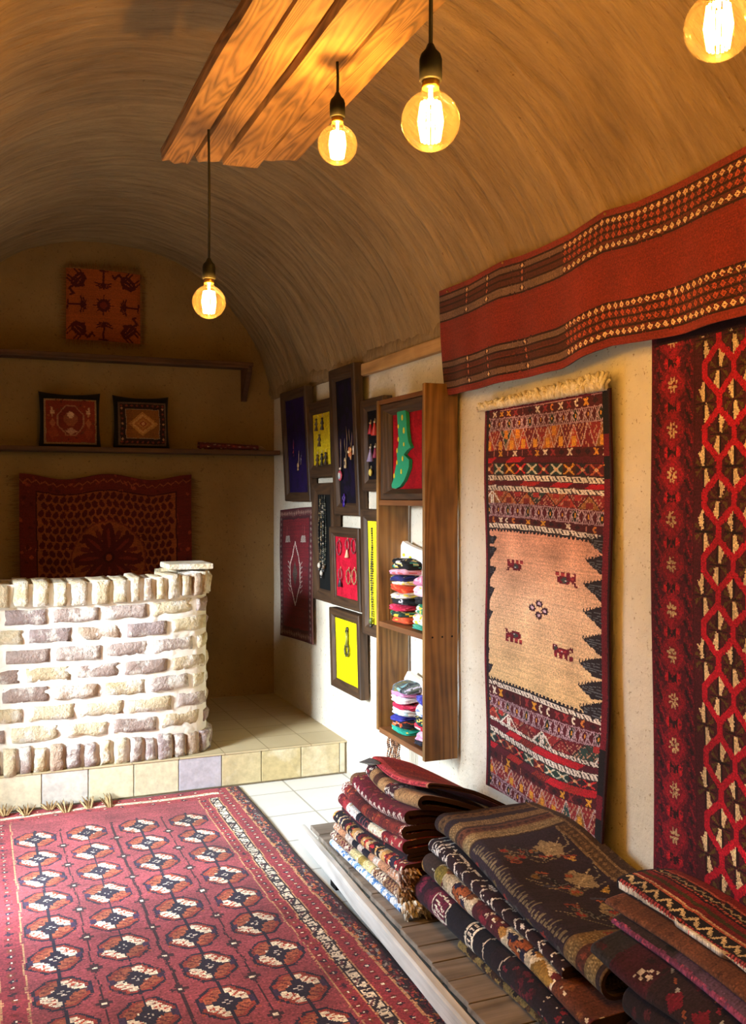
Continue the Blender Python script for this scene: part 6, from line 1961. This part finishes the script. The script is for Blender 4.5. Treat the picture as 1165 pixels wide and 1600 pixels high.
# ---- nearest pile at the lower right corner
G3 = 'carpets piled at the near right corner'
def p_base(c, uf):
    flecks(c, uf, ['3a1420', '24131a', '4a1c24'], 160, .01, .02, 50, .12); flecks(c, uf, ['b0a498', '8a3038'], 26, .004, .008, 51, .06)
def bend4(x, y, z):
    return x + .008 * np.sin(y * 9 + z * 13), y, z + .004 * np.sin(y * 10)
fold('folded_carpet', 'dark maroon folded carpet on the boards, lowest at the near right corner', 1.44, X1, .95, 1.93, zc, .10, .022, '28141c', p_base, bend4, group=G3)
fold('folded_carpet', 'black-red folded carpet second from the boards at the near right corner', 1.455, X1, .95, 1.935, zc + .102, .080, .022, '20141a', p_base, bend4, group=G3)
def p_f(c, uf):
    c.rect(0, 0, c.w, .07, '2c2a2e'); c.rect(0, .07, c.w, .2, '3c1622'); 
    flecks(c, uf, ['24161e', '4a1826', '3a2024'], 160, .01, .02, 52, .2)
    u = uf - .055; v = .15
    for a, b in ((0, 0), (1, 0), (2, 1), (1, 2), (-1, 1), (0, 2), (2.6, -.6), (-1.6, 2.2)): c.rect(u + a * .010, v + b * .012, u + a * .010 + .010, v + b * .012 + .012, 'd6d0c8')
    c.rect(u + .010, v + .012, u + .02, v + .024, '241620')
    for k in range(14): c.line([(uf - .1 + .02 * (k % 5), .2 + k * .03), (uf - .09 + .02 * (k % 5), .21 + k * .03)], .006, random.choice(['8a4a30', 'a0a0a0', '7a1c2c', '6a4a38']))
    for k in range(5): c.dia(uf - .03, .28 + k * .09, .03, .03, '6a1428')
def bend5(x, y, z):
    s = np.clip((1.62 - x) / .17, 0, 1)
    return x + .010 * np.sin(y * 8), y - .05 * s + .015 * np.sin(x * 14), z - .050 * s ** 1.5 * np.clip((2.2 - y) / .3, 0, 1) + .003 * np.sin(y * 9)
fold('folded_carpet', 'dark maroon carpet with a small white stepped motif, beside the end of the brown kilim', 1.462, X1, .95, 2.085, zc + .228, .026, .011, '2a1a20', p_f, bend5, group=G3)
def p_g(c, uf):
    flecks(c, uf, ['3c3238', '2c262c', '46343e'], 200, .006, .014, 54, .2)
    c.rect(uf - .012, 0, uf + .012, c.h, '7a3a5c'); flecks(c, uf, ['a84a68', '5a3a60', '94486a'], 160, .003, .007, 55, .012); c.rect(uf - .1, .18, uf - .02, .21, '121014')
    c.rect(uf - .10, .22, uf - .012, c.h, '54405c')
def bend6(x, y, z):
    return x + .010 * np.sin(y * 7 + 1) - .10 * np.clip(1.9 - y, 0, 1) * (1 - np.clip((x - 1.55) / .25, 0, 1)), y + .02 * np.sin(x * 12), z + .003 * np.sin(y * 9) - .050 * np.clip((1.62 - x) / .17, 0, 1) ** 1.5 * np.clip((2.2 - y) / .3, 0, 1)
fold('folded_carpet', 'grey carpet with a purple-red bound edge, under the plain brown cloth', 1.548, X1, .95, 2.10, zc + .2610, .015, .006, '34292f', p_g, bend6, group=G3)
def p_h(c, uf):
    flecks(c, uf, ['6a4430', '5c3828', '744c36', '4e3024'], 260, .006, .016, 56, .25); c.rect(0, 0, c.w, .02, '7a4a3a')
fold('folded_cloth', 'plain reddish-brown cloth lying under the striped kilim at the lower right', 1.578, X1, .95, 2.155, zc + .2780, .015, .006, '643e2c', p_h, bend6, group=G3, cat='cloth')
def p_i(c, uf):
    u = uf + .004
    def S(a, b, col): c.rect(u - b, 0, u - a, c.h, col)
    S(-.2, 0, '2a2030'); S(0, .010, 'd8cdbc')
    for k in range(int(c.h / .012)): c.rect(u - .018, k * .012, u - .004, k * .012 + .006, 'b04a48')
    S(.018, .066, '14141e')
    for k in range(int(c.h / .052)):
        v = k * .052; c.line([(u - .026, v), (u - .058, v + .022), (u - .034, v + .034)], .009, 'd8cba8'); c.line([(u - .030, v + .044), (u - .050, v + .034)], .006, 'c8bb98')
    S(.066, .074, 'b05a48'); S(.074, .080, 'c8a888'); S(.080, .118, '6e1a20'); S(.098, .112, '3c3a1c'); S(.118, .128, '7a1c22'); S(.128, .136, '16121a')
    for k in range(int(c.h / .012)): c.rect(u - .142, k * .012, u - .136, k * .012 + .006, 'c06a54')
    S(.142, .170, '17141c')
    for k in range(int(c.h / .034)):
        v = k * .034; c.line([(u - .146, v), (u - .158, v + .014), (u - .150, v + .028)], .0055, 'a89c74'); c.line([(u - .166, v + .006), (u - .158, v + .02)], .004, '6a2a2c')
    S(.170, .176, 'b05a48'); S(.176, .300, '7a1e1c')
    for k in range(int(c.h / .030)):
        v = k * .030
        for q in range(3): c.dia(u - .215 - q * .022, v + (q % 2) * .015, .010, .012, 'c09a3c' if (k + q) % 3 else '5a4a1c'); c.dia(u - .215 - q * .022, v + (q % 2) * .015, .004, .005, '3c2a16')
    c.rect(0, 0, c.w, .010, '14101a')
def bend7(x, y, z):
    s = np.clip((x - 1.62) / .2, 0, 1)
    w = np.clip((2.2 - y) / .4, 0, 1)
    return x + .018 * np.sin(y * 6.5 + 2.2) * (1 - s) + .02 - .11 * np.clip(2.2 - y, 0, 1) * (1 - s), y + .02 * np.sin(x * 15 + .5) * 1.0, z + .010 * np.sin(y * 9 + x * 8) * (z > zc + .305) + .004 * (1 - s) * w
f_str = fold('striped_kilim', 'striped red, black and gold kilim folded on top at the lower right corner', 1.634, 1.826, .95, 2.20, zc + .2950, .022, .008, '5a1a1e', p_i, bend7, group=G3, res=.0034)
